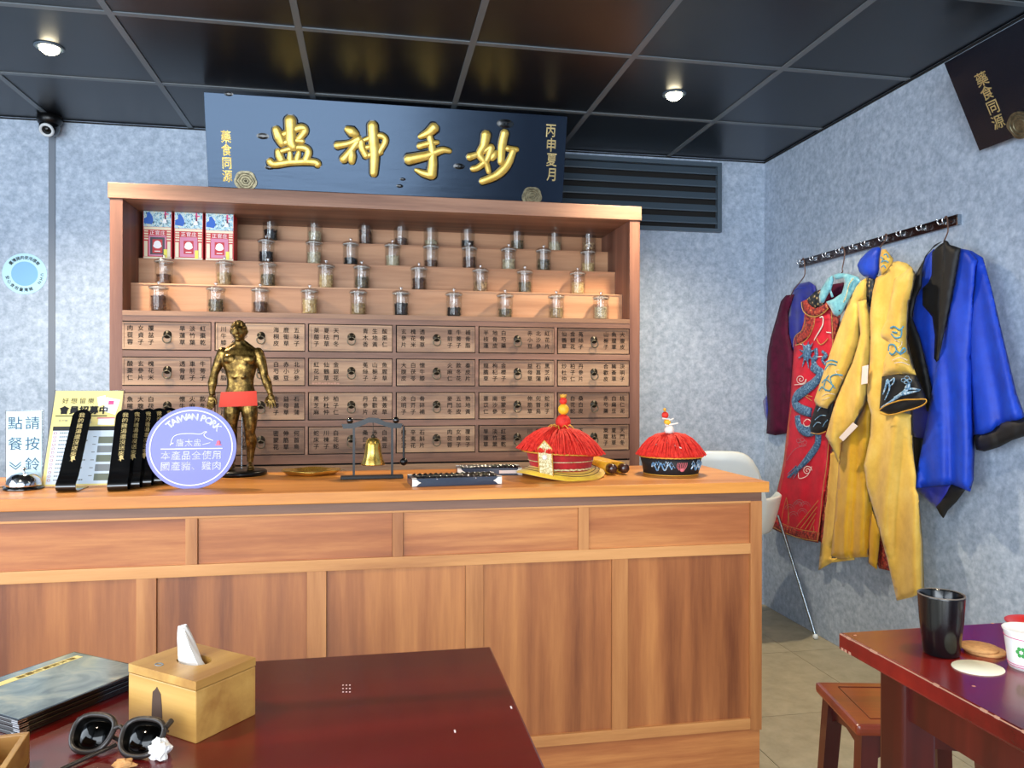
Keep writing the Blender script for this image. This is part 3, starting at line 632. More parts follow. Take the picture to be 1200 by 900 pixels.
# local frame: x runs along the wall towards the back, z up the board, y into the wall
ux = Vector((0, 1, 0)); up = (W(1113, 70, X=XR-.12)-W(1155, 174, X=XR-.012)); 
Bl = W(1155, 174, X=XR-.012); Tl = W(1113, 70, X=XR-.13); nb = Vector((0, 1, 0)).cross((Tl-Bl).normalized()).normalized()
if nb.x > 0: nb = -nb
yd = Vector((0, -1, 0)); upv = (Tl-Bl)
def p2(u, v, w=0.): return Bl+yd*u+upv*v+nb*w
m = MB(); vs = [p2(u, v, w) for w in (.0, .026) for (u, v) in ((0, 0), (1.24, 0), (1.24, .985), (0, .985))]
m.add(vs, [(0, 1, 2, 3), (7, 6, 5, 4), (0, 4, 5, 1), (1, 5, 6, 2), (2, 6, 7, 3), (3, 7, 4, 0)]); m.build('board', 'lacquer', pq2, world=True)
uL = upv.length
m = MB()
def on2(px, py):
    v = _r*((px-600)/FPX)+_u*((450-py)/FPX)+_f; p0 = Bl+nb*.0268; t_ = (p0-EYE).dot(nb)/v.dot(nb); q = EYE+v*t_-p0
    b_ = q.z/upv.z; return (q-upv*b_).dot(yd), b_
for k, c in enumerate('藥食同源'):
    px, py = [(1150.5, 93), (1156.5, 109), (1163.5, 125.5), (1169.5, 143)][k]; u, v = on2(px, py)
    put(m, c, u, v*uL, .05, lambda a, b: p2(a, b/uL, .0272), off=.01)
m.build('small_lettering', 'gold_pale', pq2, world=True)
u, v = on2(1197, 146); m = MB(); m.prism([(u+.045*math.cos(2*PI*i/32)*(1+.08*math.sin(5*2*PI*i/32)), v*uL+.045*math.sin(2*PI*i/32)) for i in range(32)], lambda a, b, w: p2(a, b/uL, .0265+w), .008)
for q in (.034, .022): m.tube([p2(u+q*math.cos(2*PI*i/20), (v*uL+q*math.sin(2*PI*i/20))/uL, .035) for i in range(20)], .003, 6, closed=True)
m.build('cloud_bracket', 'bronze', pq2, world=True)

# ================================================================ COUNTER
YC, ZT = 2.149, .905
YCb = 2.66
cX = lambda px, py=620: W(px, py, Y=YC+.014).x
cnt = thing('service_counter', 'long wooden panelled service counter with a bright orange-brown top', 'counter', (-.4, YC+.2, 0))
def ct(name, mat, mb, label=None): return mb.build(name, mat, cnt, label, world=True)
XCL, XCR = -2.1, 1.197
zc = lambda s_: 1.2015+s_*.87
z1_, z2_, z3_, z4_, z5_, z6_ = zc(-.3777), zc(-.412), zc(-.5576), zc(-.5943), zc(-1.1747), zc(-1.2122)
m = MB(); m.box(XCL, XCR, YC, YCb, z1_, ZT, bev=.002); ct('countertop', 'cnt_top', m)
XBR = cX(892.5)
yb = YC+.014
m = MB(); m.box(XCL, XBR, yb, yb+.02, z2_+.002, z1_); ct('upper_band', 'cnt_dark', m)
def rail(za, zb2, xr_, mt='cnt_rail', pr=.0): mm_ = MB(); mm_.box(XCL, xr_, yb-.002-pr, yb+.02, zb2, za, bev=.0012); ct('rail', mt, mm_)
xs_end = cX(879.5)
rail(z2_+.003, z2_-.003, xs_end); rail(z3_, z4_, xs_end); rail(z5_, z6_, xs_end)
m = MB(); m.box(XCL, XBR-.004, yb+.003, yb+.02, 0.0, z6_); ct('plinth', 'cnt_h', m)
m = MB(); m.box(xs_end, XBR, yb-.003, YCb-.03, z6_-.004, z2_+.002, bev=.001); ct('corner_post', 'cnt_stile', m)
m = MB(); m.box(XBR-.03, XBR-.006, yb+.03, YCb-.04, 0, z1_); ct('end_panel', 'cnt_v', m)
up_st = [(-60, -46), (217.3, 231.5), (460, 472.5), (678, 690)]; xprev = XCL
us = [(cX(a), cX(b)) for a, b in up_st]; us.insert(0, (us[0][0]-.62, us[0][0]-.585))
for a, b in us: m = MB(); m.box(a, b, yb-.001, yb+.02, z3_, z2_-.003, bev=.0008); ct('stile', 'cnt_stile', m)
bounds = [XCL]+[q for s_ in us for q in s_]+[xs_end]
for a, b in zip(bounds[::2], bounds[1::2]): m = MB(); m.box(a+.001, b-.001, yb+.006, yb+.02, z3_, z2_-.003); ct('panel', 'cnt_h', m)
lo_st = [(-66, -42), (159.7, 183.2), (359.5, 382.4), (545.7, 566.3), (717.5, 735.7)]
ls = [(W(a, 700, Y=yb).x, W(b, 700, Y=yb).x) for a, b in lo_st]; ls.insert(0, (ls[0][0]-.5, ls[0][0]-.45))
for a, b in ls: m = MB(); m.box(a, b, yb-.001, yb+.02, z5_, z4_, bev=.0008); ct('stile', 'cnt_stile', m)
bounds = [XCL]+[q for s_ in ls for q in s_]+[xs_end]
for a, b in zip(bounds[::2], bounds[1::2]): m = MB(); m.box(a+.001, b-.001, yb+.007, yb+.02, z5_, z4_); ct('panel', 'cnt_v', m)
CT = lambda px, py: W(px, py, Z=ZT)

# ================================================================ THINGS ON THE COUNTER
p = CT(28, 573)
t = thing('call_bell', 'chrome service call bell at the left end of the counter', 'bell', p)
m = MB(); m.lathe([(.05, 0), (.051, .004), (.047, .008), (.03, .009)], n=32); m.build('base', 'plastic_black', t)
m = MB(); m.lathe([(.044, .010), (.0445, .016), (.04, .03), (.03, .04), (.016, .046), (0, .048)], n=32, cap0=False); m.build('dome', 'chrome', t)
m = MB(); m.lathe([(.003, .046), (.003, .055), (.006, .056), (.006, .06), (0, .062)], n=12); m.build('plunger', 'chrome', t)
# upright paper sign
Yb0 = 2.42
t = thing('paper_sign', 'pale upright sign with blue Chinese characters in a clear holder behind the call bell', 'sign', (W(28, 570, Y=Yb0).x, Yb0, ZT))
h = W(28, 482, Y=Yb0).z-ZT; w = (W(49, 520, Y=Yb0)-W(7.5, 520, Y=Yb0)).length
m = MB(); m.box(-w/2-.003, w/2+.003, .003, .006, 0, h+.003); m.box(-w/2-.003, w/2+.003, -.03, .05, 0, .003); m.build('holder', 'acrylic', t)
m = MB(); m.box(-w/2, w/2, 0, .0025, .004, h); m.build('sheet', 'sign_paper', t)
m = MB(); fn = lambda u, v: Vector((u, -.001, v))
for k, c in enumerate('請按鈴'): put(m, c, w*.235, h*(.84-.275*k), w*.43, fn)
for k, c in enumerate('點餐'): put(m, c, -w*.25, h*(.84-.275*k), w*.43, fn)
for d_ in (0, .008): m.add([fn(-w*.4, h*.33-d_), fn(-w*.23, h*.27-d_), fn(-w*.08, h*.33-d_), fn(-w*.08, h*.315-d_), fn(-w*.23, h*.255-d_), fn(-w*.4, h*.315-d_)], [(0, 1, 4, 5), (1, 2, 3, 4)])
m.build('lettering', 'ink_blue', t)
# flyer in stand
BL, BR = CT(49, 569), CT(131, 571); Y0 = 2.37; bl = W(49, 569, Y=Y0); bl.z = ZT+.003; br = W(131, 570, Y=Y0-.0); br.z = ZT+.003
tl_, tr_ = W(65, 457, Y=Y0*1.043), W(145, 457, Y=Y0*1.043)
w = ((br-bl).length+(tr_-tl_).length)/2; hgt = math.hypot(tl_.z-bl.z, .1)
t = thing('flyer_stand', 'yellow and white printed flyer leaning back in a clear stand behind the black holders', 'flyer', ((bl.x+br.x)/2, Y0, ZT+.0005), 0, rx=-math.atan2(.1, tl_.z-bl.z))
m = MB(); m.box(-w/2-.003, w/2+.003, .002, .005, 0, hgt+.003); m.build('clear_back', 'acrylic', t)
m = MB(); m.box(-w/2, w/2, 0, .0018, .004, hgt, mi=0); m.build('sheet', 'yellow_print', t)
fu = lambda u, v, e=.0006: Vector((-w/2+w*u, -e, hgt*v))
def rc(mb, u0, v0, u1, v1, e=.0006, mi=0): mb.add([fu(u0, v0, e), fu(u1, v0, e), fu(u1, v1, e), fu(u0, v1, e)], [(0, 1, 2, 3)], mi)
m = MB(); rc(m, .05, .03, .96, .6); m.build('white_field', 'pale_print', t)
m = MB(); F2 = lambda a, b: Vector((a, -.0012, b))
row(m, '好想留樂', -w*.4, hgt*.89, w*.1, F2, pitch=1.25); row(m, '會員招募中', -w*.41, hgt*.79, w*.14, F2, off=.045, pitch=1.03); rc(m, .05, .725, .8, .735, .001)
rc(m, .04, .575, .97, .62, .001); m.build('heading', 'ink', t)
m = MB(); row(m, 'BLSONG', -w*.14, hgt*.665, w*.06, F2); row(m, '官方帳', -w*.4, hgt*.68, w*.045, F2); m.build('subheading', 'grey_print', t)
m = MB(); m.add([fu(.62, .93, .001), fu(.74, .95, .001), fu(.78, .86, .001), fu(.66, .83, .001)], [(0, 1, 2, 3)]); m.add([fu(.76, .93, .0012), fu(.97, .9, .0012), fu(.92, .74, .0012), fu(.74, .78, .0012)], [(0, 1, 2, 3)]); rc(m, .68, .635, .92, .7, .001); m.build('coupon_print', 'white_ink', t)
m = MB(); rc(m, .8, .85, .88, .89, .0016); rc(m, .66, .7, .92, .71, .0016); m.build('coupon_accent', 'pink_print', t)
m = MB()
for k in range(13):
    v = .55-.04*k; m.tube([fu(.085+.02*math.cos(q), v+.012*math.sin(q), .0012) for q in [2*PI*i/8 for i in range(8)]], .0006, 4, closed=True)
stuff(m.build('bullet_print', 'red_print', t))
m = MB()
for k in range(13):
    v = .55-.04*k; u = .15
    while u < .15+.42*(.7+.3*((k*7) % 5)/4): rc(m, u, v-.006, u+.022, v+.008, .0012); u += .03
    if k % 2: rc(m, .64, v-.004, .69, v+.004, .0012)
stuff(m.build('text_lines', 'grey_print', t))
for k in range(5): m = MB(); rc(m, .72, .44-.095*k, .93, .51-.095*k, .0012); m.build('photo_print', ['green_print', 'grey_print', 'green_print', 'grey_print', 'green_print'][k], t)

# black leaning holders
def holder(loc, rz, label, group, s=1.):
    t = thing('text_holder', label, 'holder', loc, rz, group)
    w, H, ln_ = .05*s, .20*s, .085
    # side profile: foot, front bend, leaning blade (y back, z up)
    prof = [(.085, .0015), (.03, .0015), (.0, .0015), (-.016, .006), (-.02, .018), (-.012, .03), (.004, .045), (.014, .06), (.104, H)]
    P = smooth([(0, y, z) for y, z in prof[:-1]], 4)+[Vector((0, *prof[-1]))]
    m = MB(); th = .0014; vs = []; n_ = len(P)
    for i, q in enumerate(P):
        a = P[min(i+1, n_-1)]-P[max(i-1, 0)]; nn = Vector((0, -a.z, a.y)).normalized()
        for sx in (-1, 1):
            for sd in (-1, 1): vs.append(Vector((sx*w/2, q.y, q.z))+nn*sd*th)
    fs = []
    for i in range(n_-1):
        a = i*4; b = a+4
        fs += [(a, b, b+2, a+2), (a+1, a+3, b+3, b+1), (a, a+1, b+1, b), (a+2, b+2, b+3, a+3)]
    fs += [(0, 2, 3, 1), ((n_-1)*4, (n_-1)*4+1, (n_-1)*4+3, (n_-1)*4+2)]
    m.add(vs, fs)
    d = (P[-1]-P[-2]).normalized(); nn = Vector((0, -d.z, d.y)); c0 = P[-1]
    m.prism([(w/2*math.cos(q), w/2*math.sin(q)) for q in [PI*i/14 for i in range(15)]], lambda a, b, ww: c0+Vector((a, 0, 0))+d*b+nn*(th-ww), 2*th)
    m.build('bracket', 'plastic_black', t)
    fn = lambda u, v: c0+Vector((u, 0, 0))+d*v+nn*(th+.0006)
    m = MB(); column(m, '我的雞湯還沒送來', 0, .014, .0165*s, fn, pitch=1.08, off=.0); m.build('lettering', 'gold_pale', t)
    m = MB(); v0 = -.148*s+.014
    m.prism([(-.006, v0-.008), (-.002, v0-.004), (-.005, v0+.004), (0, v0+.009), (.006, v0+.006), (.006, v0), (.009, v0-.006), (.003, v0-.004), (.001, v0-.012), (-.002, v0-.006)], lambda a, b, ww: fn(a, b)+nn*ww, .0004)
    m.build('chick_mark', 'gold_pale', t)
    return t
p = CT(80, 576); holder(p, .02, 'single black leaning holder with gold characters standing in front of the flyer', 'black lettered holders')
pp = [(144, 576.5, 'front black leaning holder of the row between flyer and purple badge'), (163, 575, 'second black leaning holder of the row, glossy with fainter lettering'), (176, 573.5, 'third black leaning holder of the row, mostly hidden by the one before it'), (187, 572, 'fourth black leaning holder of the row, only its rounded top showing'), (197, 571, 'rearmost black leaning holder of the row, beside the purple badge')]
for k, (a, b, l) in enumerate(pp): q = CT(139, 575); holder((q.x+.021*k, q.y+.036*k, q.z), .13, l, 'black lettered holders')

# round badge board
p = CT(223, 572.5); R0 = .117
t = thing('round_badge', 'round periwinkle card badge reading TAIWAN PORK in front of the brass figure', 'badge', p, .0, rx=-.12)
T3 = lambda u, v, e=.0006: Vector((u, -e, R0*.985+v))
m = MB(); m.prism([(R0*math.cos(2*PI*i/64)*1.04, R0*math.sin(2*PI*i/64)) for i in range(64)], lambda a, b, w: Vector((a, w, R0*.985+b)), .008); m.build('disc', ['badge_blue'], t)
m = MB(); m.tube([T3(R0*.91*1.04*math.cos(2*PI*i/64), R0*.91*math.sin(2*PI*i/64)) for i in range(64)], .0019, 6, closed=True, normal=(0, -1, 0), squash=.3); m.build('ring', 'white_ink', t)
m = MB(); s_ = 'TAIWAN PORK'; an = 136; wd = dict(zip('TAIWNPORK ', (9, 9, 5.2, 13, 10.5, 9, 11, 10, 10, 5)))
for c in s_:
    a = math.radians(an-wd[c]/2); put(m, c, R0*.755*1.04*math.cos(a), R0*.755*math.sin(a), .026, T3, off=.035, ang=a-PI/2); an -= wd[c]
m.tube([T3(x, -.003) for x in (-.082, .084)], .0015, 6, normal=(0, -1, 0), squash=.4)
row(m, '唐太盅', -.008, .014, .0225, T3, center=True, off=.006); row(m, '本產品全使用', 0, -.022, .0265, T3, center=True, off=.006); row(m, '國產豬、雞肉', 0, -.052, .0265, T3, center=True, off=.006)
m.build('lettering', 'white_ink', t)
m = MB(); sc = lambda x, y: T3((x-430)*.000288, -(y-460)*.00028-.003)
m.tube(smooth([sc(*q) for q in ((232, 425), (240, 405), (262, 400), (250, 408), (240, 390), (262, 335), (320, 310), (420, 306), (510, 312), (545, 290), (572, 290), (548, 308), (545, 325), (570, 350), (632, 378))], 4), .0011, 5, normal=(0, -1, 0), squash=.5)
m.tube(smooth([sc(*q) for q in ((605, 400), (570, 410), (530, 420))], 4), .0008, 5, normal=(0, -1, 0), squash=.5); m.build('pig_outline', 'white_ink', t)
m = MB(); m.tube([sc(683, 380), sc(683, 395), sc(683, 425)], [.003, .0055, .005], 8, normal=(0, -1, 0), squash=.2); m.box(*[.0645, .081], -.0012, -.0004, R0*.985+.006, R0*.985+.0085); m.build('bell_seal', 'pink_seal', t)
m = MB(); m.box(-.03, .03, .008, .05, .001, .004); m.box(-.006, .006, .008, .012, .001, .08); m.build('rear_strut', 'badge_edge', t)

# brass acupuncture figure
p = CT(282, 556.5)
st = thing('brass_figure', 'antique brass figure of a standing man with red paper strip on black base', 'statue', p)
m = MB(); m.lathe([(.078, 0), (.082, .004), (.082, .012), (.076, .017), (.03, .0185), (0, .0185)], n=40); m.build('base', 'base_black', st)
k_ = .00282; G = lambda px, py, y=0: ((px-281.5)*k_, y, .0185+(553.5-py)*k_)
B3 = lambda px, py, y=0.: Vector(G(px, py, y))
fm = MB(); NS = 26; k2 = k_
def loft(secs, n=NS):
    vs = []; fs = []
    for cx_, cy_, w_, d_, y_ in secs:
        for i in range(n):
            a = 2*PI*i/n; ca, sa = math.cos(a), math.sin(a); e_ = 2.35; r_ = 1/((abs(ca)**e_+abs(sa)**e_)**(1/e_)); c_ = B3(cx_, cy_, y_); vs.append(c_+Vector((w_*k2*r_*ca, d_*k2*r_*sa, 0)))
    for q in range(len(secs)-1):
        for i in range(n): fs.append((q*n+i, q*n+(i+1) % n, (q+1)*n+(i+1) % n, (q+1)*n+i))
    fs += [tuple(range(n)), tuple(range(len(vs)-n, len(vs)))[::-1]]; fm.add(vs, fs)
loft([(280.3, 410, 6.5, 6, .002), (280.5, 413.5, 12, 7, .002), (280.7, 417, 19.5, 8.5, .002), (281, 423, 21, 10.5, 0), (281, 431, 20, 11.5, 0), (281, 440, 17.3, 10.5, 0), (281, 449, 15, 9.3, 0), (281, 456, 14.6, 9, 0), (281, 464, 16.5, 10, 0), (281, 472, 18, 11, .002), (281, 479, 16, 10, .003), (281, 483, 9, 6, .003)])
for sg_ in (-1, 1):
    fm.ball(B3(281+sg_*9, 427, -.020), .025, n=16, sc=(1, .55, .72))            # pectoral
    for q_, (yy, xx) in enumerate(((439, 4.6), (446.5, 4.4))): fm.ball(B3(281+sg_*xx, yy, -.0235), .0105, n=10, sc=(1, .5, .85))
    fm.ball(B3(281+sg_*19.5, 420.5, .001), .0195, n=14, sc=(.95, .95, 1.15))      # deltoid
    fm.tube([B3(281+sg_*3, 408, .004), B3(281+sg_*14, 416.5, .004)], [.012, .012], 10)
    fm.tube([B3(281+sg_*8, 478, .018), B3(281+sg_*8.5, 470, .02)], [.022, .02], 12)
fm.tube([B3(280.3, 414, .003), B3(279.8, 405, .002), B3(279.5, 398, 0)], [.019, .0165, .016], 14)
for sgn, S in ((-1, ((261.5, 419), (257.5, 430), (253.5, 441), (252.3, 446), (251, 454), (250.5, 463), (251, 468))), (1, ((300.5, 419), (304, 430), (307, 441), (308, 446), (311, 454), (313.5, 462), (315, 467)))):
    fm.tube(smooth([B3(*q, .002-.0022*i) for i, q in enumerate(S)], 4), [r for a_, b_ in zip((.0185, .0175, .0135, .0132, .0152, .0105), (.0175, .0135, .0132, .0152, .0105, .0085)) for r in [a_+(b_-a_)*q/4 for q in range(4)]]+[.0085], 14)
    hx, hy = S[-1]; sp_ = 1. if sgn < 0 else 1.35
    fm.ball(B3(hx+sgn*.8, hy+4.2, -.013), .0125, n=12, sc=(.95, .55, 1.1))
    for dx, dl in ((-3.2, 6.5), (-1.1, 8.5), (1.1, 8.3), (3.2, 6.5)):
        fm.tube(smooth([B3(hx+sgn*.8+dx*.8, hy+6, -.014), B3(hx+sgn*1.2+dx*sp_, hy+8+dl*.45, -.018), B3(hx+sgn*1.4+dx*sp_*1.05, hy+8+dl, -.022)], 3), [.0031]*3+[.003]*3+[.0024], 8)
    fm.tube(smooth([B3(hx-sgn*2.2, hy+2.5, -.014), B3(hx-sgn*4.6, hy+6, -.02), B3(hx-sgn*5.2, hy+10.5, -.024)], 3), [.0042]*3+[.0036]*3+[.0027], 8)
for sgn, S in ((-1, ((272.5, 476), (271.5, 489), (271, 501), (272, 511), (271, 521), (271.3, 533), (272, 545))), (1, ((289.5, 476), (291.5, 489), (292, 501), (291.8, 511), (292.8, 521), (292.3, 533), (291.8, 545)))):
    RR = (.0270, .0262, .0215, .0168, .0195, .0135, .0102); Q = smooth([B3(*q, (0, -.003, -.004, -.004, .003, .003, .002)[i]) for i, q in enumerate(S)], 4)
    fm.tube(Q, [r for a_, b_ in zip(RR, RR[1:]) for r in [a_+(b_-a_)*q/4 for q in range(4)]]+[RR[-1]], 16)
    fx_ = S[-1][0]; fm.tube(smooth([B3(fx_, 549.5, .012), B3(fx_+sgn*.6, 549, -.006), B3(fx_+sgn*2.2, 551, -.030), B3(fx_+sgn*3.2, 551.7, -.042)], 3), [.0105]*3+[.0115]*3+[.0112]*3+[.008], 12)
    for q_ in range(5): fm.tube([B3(fx_+sgn*(3.2)+(q_-2)*1.45, 552, -.040), B3(fx_+sgn*3.6+(q_-2)*1.5, 552.3, -.052+abs(q_-(1 if sgn > 0 else 3))*.0022)], [.0036, .0028], 7)
hc_ = Vector(G(279.5, 395, -.004))
def hf(p_, a):
    q = Vector((p_.x*.88, p_.y*1.04, p_.z*1.24))
    if q.z < 0: q.x *= 1-.30*(-q.z/.034)**1.3; q.y = q.y if q.y < 0 else q.y*(1+.5*q.z/.034)
    return q
fm.lathe([(.0268*math.sin(PI*j/14), -.0268*math.cos(PI*j/14)) for j in range(15)], hc_, 22, fn=hf)
fm.tube([hc_+Vector((0, -.024, .007)), hc_+Vector((0, -.031, -.003)), hc_+Vector((0, -.028, -.008))], [.0026, .0042, .0042], 8)
fm.ball(hc_+Vector((0, -.0185, -.025)), .0085, n=10); fm.tube([hc_+Vector((-.007, -.0228, -.0145)), hc_+Vector((0, -.0262, -.014)), hc_+Vector((.007, -.0228, -.0145))], .0026, 8)
for s_ in (-1, 1):
    fm.tube([hc_+Vector((s_*.003, -.0258, .0075)), hc_+Vector((s_*.0105, -.0245, .0095)), hc_+Vector((s_*.0165, -.0195, .0075))], .0026, 7)
    fm.ball(hc_+Vector((s_*.0088, -.0225, .003)), .0034, n=8); fm.ball(hc_+Vector((s_*.012, -.0175, -.006)), .0065, n=8)
    fm.tube([hc_+Vector((s_*.0225, .001, .007)), hc_+Vector((s_*.0258, .004, .002)), hc_+Vector((s_*.0225, .001, -.008))], [.0035, .0045, .0035], 8)
ob = fm.build('body', 'brass_fig', st)
md = ob.modifiers.new('r', 'REMESH'); md.mode = 'VOXEL'; md.voxel_size = .0017; md.use_smooth_shade = True
m2_ = ob.modifiers.new('s', 'SMOOTH'); m2_.factor = .6; m2_.iterations = 4
me2 = bpy.data.meshes.new_from_object(ob.evaluated_get(bpy.context.evaluated_depsgraph_get())); ob.modifiers.clear(); old = ob.data; ob.data = me2; bpy.data.meshes.remove(old)
for pl_ in me2.polygons: pl_.use_smooth = True
m = MB()
for i in range(90):
    a = random.random()*2*PI; e = -.2+random.random()*1.7
    q = Vector((.025*math.cos(a)*math.cos(e)*.98, .029*math.sin(a)*math.cos(e), .036*math.sin(e)))
    if (q.y < -.012 and q.z < .022) or (q.z < .0 and q.y < .012): continue
    m.ball(hc_+q*.93, .0052, n=6)
m.build('hair', 'brass_fig', st)
m = MB(); a_, b_, c_, d_ = G(261, 464.5, -.031), G(300, 463, -.031), G(301, 480, -.031), G(258.5, 481.5, -.031)
def wrap(p_): x, y, z = p_; return Vector((x, y+abs(x)**2*3.0, z))
NW = 12; vs = []
for j in range(2):
    for i in range(NW+1):
        t_ = i/NW; L_ = Vector(a_).lerp(Vector(b_), t_) if j == 0 else Vector(d_).lerp(Vector(c_), t_); vs.append(wrap(L_))
vs += [v+Vector((0, .0015, 0)) for v in vs]; K = NW+1
m.add(vs, [(i, i+1, K+i+1, K+i) for i in range(NW)]+[(2*K+i, 3*K+i, 3*K+i+1, 2*K+i+1) for i in range(NW)]+[(i, 2*K+i, 2*K+i+1, i+1) for i in range(NW)]+[(K+i, K+i+1, 3*K+i+1, 3*K+i) for i in range(NW)]+[(0, K, 3*K, 2*K), (NW, 2*K+NW, 3*K+NW, K+NW)])
m.build('red_strip', 'red_cloth', st)
m = MB(); m.tube([(.001, .012, .018), (.001, .02, .2)], .002, 8); m.build('support_rod', 'steel', st)

# brass dish
t = thing('brass_dish', 'shallow oval brass dish lying on the counter beside the figure', 'dish', CT(365, 556))
m = MB(); m.lathe([(0, .002), (.05, .002), (.07, .006), (.09, .016), (.094, .017), (.095, .015), (.075, .002), (.05, 0), (0, 0)], n=44, fn=lambda p_, a: Vector((p_.x, p_.y*.8, p_.z+.0015*math.sin(5*a)*(p_.length/.09)))); m.build('dish_body', 'brass', t)
t2 = MB()
for i in range(6): a = i*1.1; t2.ball((.03+.012*math.cos(a), .01*math.sin(a), 0), .008, n=6, sc=(1.2, .8, .35))
p = CT(402, 553); 
lf = MB(); lf.add([Vector((x, y, z)) for x, y, z in ((-.012, 0, .001), (0, -.008, .006), (.014, 0, .002), (0, .008, .007), (0, 0, .009))], [(0, 1, 4), (1, 2, 4), (2, 3, 4), (3, 0, 4)]); o = lf.build('dried_leaf', 'herb_leaf'); o.location = p; tag(o, 'tiny green dried leaf between brass dish and bell stand', 'leaf')

# hanging bell on black stand
p = CT(436, 561)
t = thing('bell_stand', 'black table stand with curved crossbar carrying a hanging brass bell', 'bell', p, .02)
S_ = .00272
m = MB(); m.box(-.096, .096, -.016, .018, 0, .011, bev=.002); m.build('base', 'base_black', t)
for x in (-.056, .062): m = MB(); m.box(x-.0035, x+.0035, -.0035, .0035, .011, .158); m.build('post', 'base_black', t)
m = MB(); top_ = [(-.094, .172), (-.06, .174), (-.035, .182), (-.01, .192), (.018, .190), (.04, .178), (.065, .174), (.094, .172)]
bot = [(.09, .158), (.06, .158), (.035, .166), (.01, .175), (-.01, .176), (-.035, .165), (-.06, .158), (-.088, .158)]
m.prism(top_+bot, lambda a, b, w: Vector((a, -.006+w, b)), .012); m.build('crossbar', 'base_black', t)
for x in (-.068, .074): m = MB(); m.ball((x, 0, .183), .0105, n=16); m.build('finial', 'plastic_black', t)
m = MB(); m.tube([(.003, 0, .176), (.003, 0, .128)], .0012, 6); m.ball((.003, 0, .132), .007, n=10); m.build('hanger_wire', 'iron', t)
m = MB(); m.lathe([(0, .128), (.014, .127), (.021, .12), (.024, .105), (.026, .085), (.031, .062), (.0375, .047), (.0375, .044), (.033, .047), (.024, .08), (.018, .118), (0, .122)], (.003, 0, 0), 32); m.build('bell', 'brass', t)
m = MB(); m.tube([(.098, -.004, .165), (.098, -.004, .060)], .0036, 8); m.ball((.098, -.004, .052), .0125, n=14); m.tube([(.09, -.004, .165), (.098, -.004, .168)], .0015, 6); m.build('mallet', 'base_black', t)

# abacuses
def abacus(A, B, depth, label, tagc=None):
    A, B = Vector(A), Vector(B); L = (B-A).length; a = math.atan2(B.y-A.y, B.x-A.x)
    t = thing('abacus', label, 'abacus', A.lerp(B, .5), a, 'black abacuses'); H = .024
    m = MB(); m.box(-L/2, L/2, 0, .011, 0, H, bev=.001); m.box(-L/2, L/2, depth-.011, depth, 0, H, bev=.001); m.box(-L/2, -L/2+.011, .011, depth-.011, 0, H); m.box(L/2-.011, L/2, .011, depth-.011, 0, H); m.box(-L/2+.011, L/2-.011, depth*.66, depth*.66+.006, .004, H-.004); m.build('frame', 'aba', t)
    nr = 15; m = MB(); mb2 = MB()
    for i in range(nr):
        x = -L/2+.011+(i+.5)*(L-.022)/nr; m.tube([(x, .006, H*.85), (x, depth-.006, H*.85)], .0012, 5)
        for y in [.018+.0095*j for j in range(5)]+[depth-.018-.0095*j for j in range(2)]: mb2.lathe([(.002, -.0042), (.0088, -.0012), (.0088, .0012), (.002, .0042)], (x, y, H*.85), 8, mat=Matrix.Rotation(PI/2, 4, 'X'))
    stuff(m.build('rods', 'steel', t)); stuff(mb2.build('beads', 'plastic_black', t))
    m = MB()
    for s_ in (-1, 1):
        q = [(0, .001), (.0, H-.001), (.012, H-.002), (.02, H*.62), (.026, H*.5), (.02, H*.38), (.012, .002)]
        m.prism([(s_*(L/2-u), v) for u, v in q], lambda a_, b_, w: Vector((a_, -.0012+w, b_)), .0014)
        m.box(s_*L/2-.013 if s_ > 0 else -L/2, L/2 if s_ > 0 else -L/2+.013, 0, .012, H, H+.001)
        m.box(s_*L/2-.013 if s_ > 0 else -L/2, L/2 if s_ > 0 else -L/2+.013, depth-.012, depth, H, H+.001)
    m.build('corner_fitting', 'pearl', t)
    if tagc: m = MB(); m.box(.03, .11, -.0012, 0, .007, .017); m.build('pink_label', M['tag'], t)
    else: m = MB(); [m.ball((x, 0, H-.003), .002, n=6) for x in (-.06, .055)]; m.build('pin', 'chrome', t)
    return t
abacus(CT(483, 571), CT(588, 567.5), .11, 'black abacus with white corner fittings lying nearest the counter edge')
abacus(CT(536, 558), CT(612, 557), .10, 'black abacus with pink label lying behind, partly under the yellow brim', 1)

# ------------------------------------------------ imperial hats
def fringe(mb, c, r0, z0, rtop, ztop, n_, rad=.0013, bulge=.012):
    for i in range(n_):
        a = 2*PI*(i+random.random()*.8)/n_; pts = []; kk = 1+random.uniform(-.04, .03); sw = random.uniform(-.12, .12)
        for j in range(6):
            q = j/5; r_ = rtop+(r0*kk-rtop)*q; z = ztop+(z0-ztop)*(q**2.2)+bulge*math.sin(PI*q)*.5+random.uniform(-.0015, .0025)
            pts.append(Vector(c)+Vector((r_*math.cos(a+sw*q), r_*math.sin(a+sw*q), z)))
        mb.tube(pts, rad, 4)
h1 = CT(657, 558); 
t = thing('red_court_hat', 'large red fringed court hat with yellow brim, pearl badge and stacked ball finial', 'hat', h1, 0)
s = .00262
rb = .100
m = MB()
def brimf(p_, a): return Vector((p_.x*1.0, p_.y*.92, p_.z+.010*math.sin(a*2+.9)*(p_.length/.14)+.004))
m.lathe([(.095, .028), (.12, .017), (.142, .007), (.1435, .004), (.141, .002), (.12, .012), (.093, .023)], n=56, fn=brimf, cap0=False, cap1=False); m.build('brim', 'yellow_felt', t)
m = MB()
for rr_, zz in ((.125, .0165), (.113, .0215)): m.tube([brimf(Vector((rr_*math.cos(2*PI*i/60), rr_*math.sin(2*PI*i/60), zz)), 2*PI*i/60) for i in range(60)], .0009, 4, closed=True)
m.build('brim_stitching', 'stamp', t)
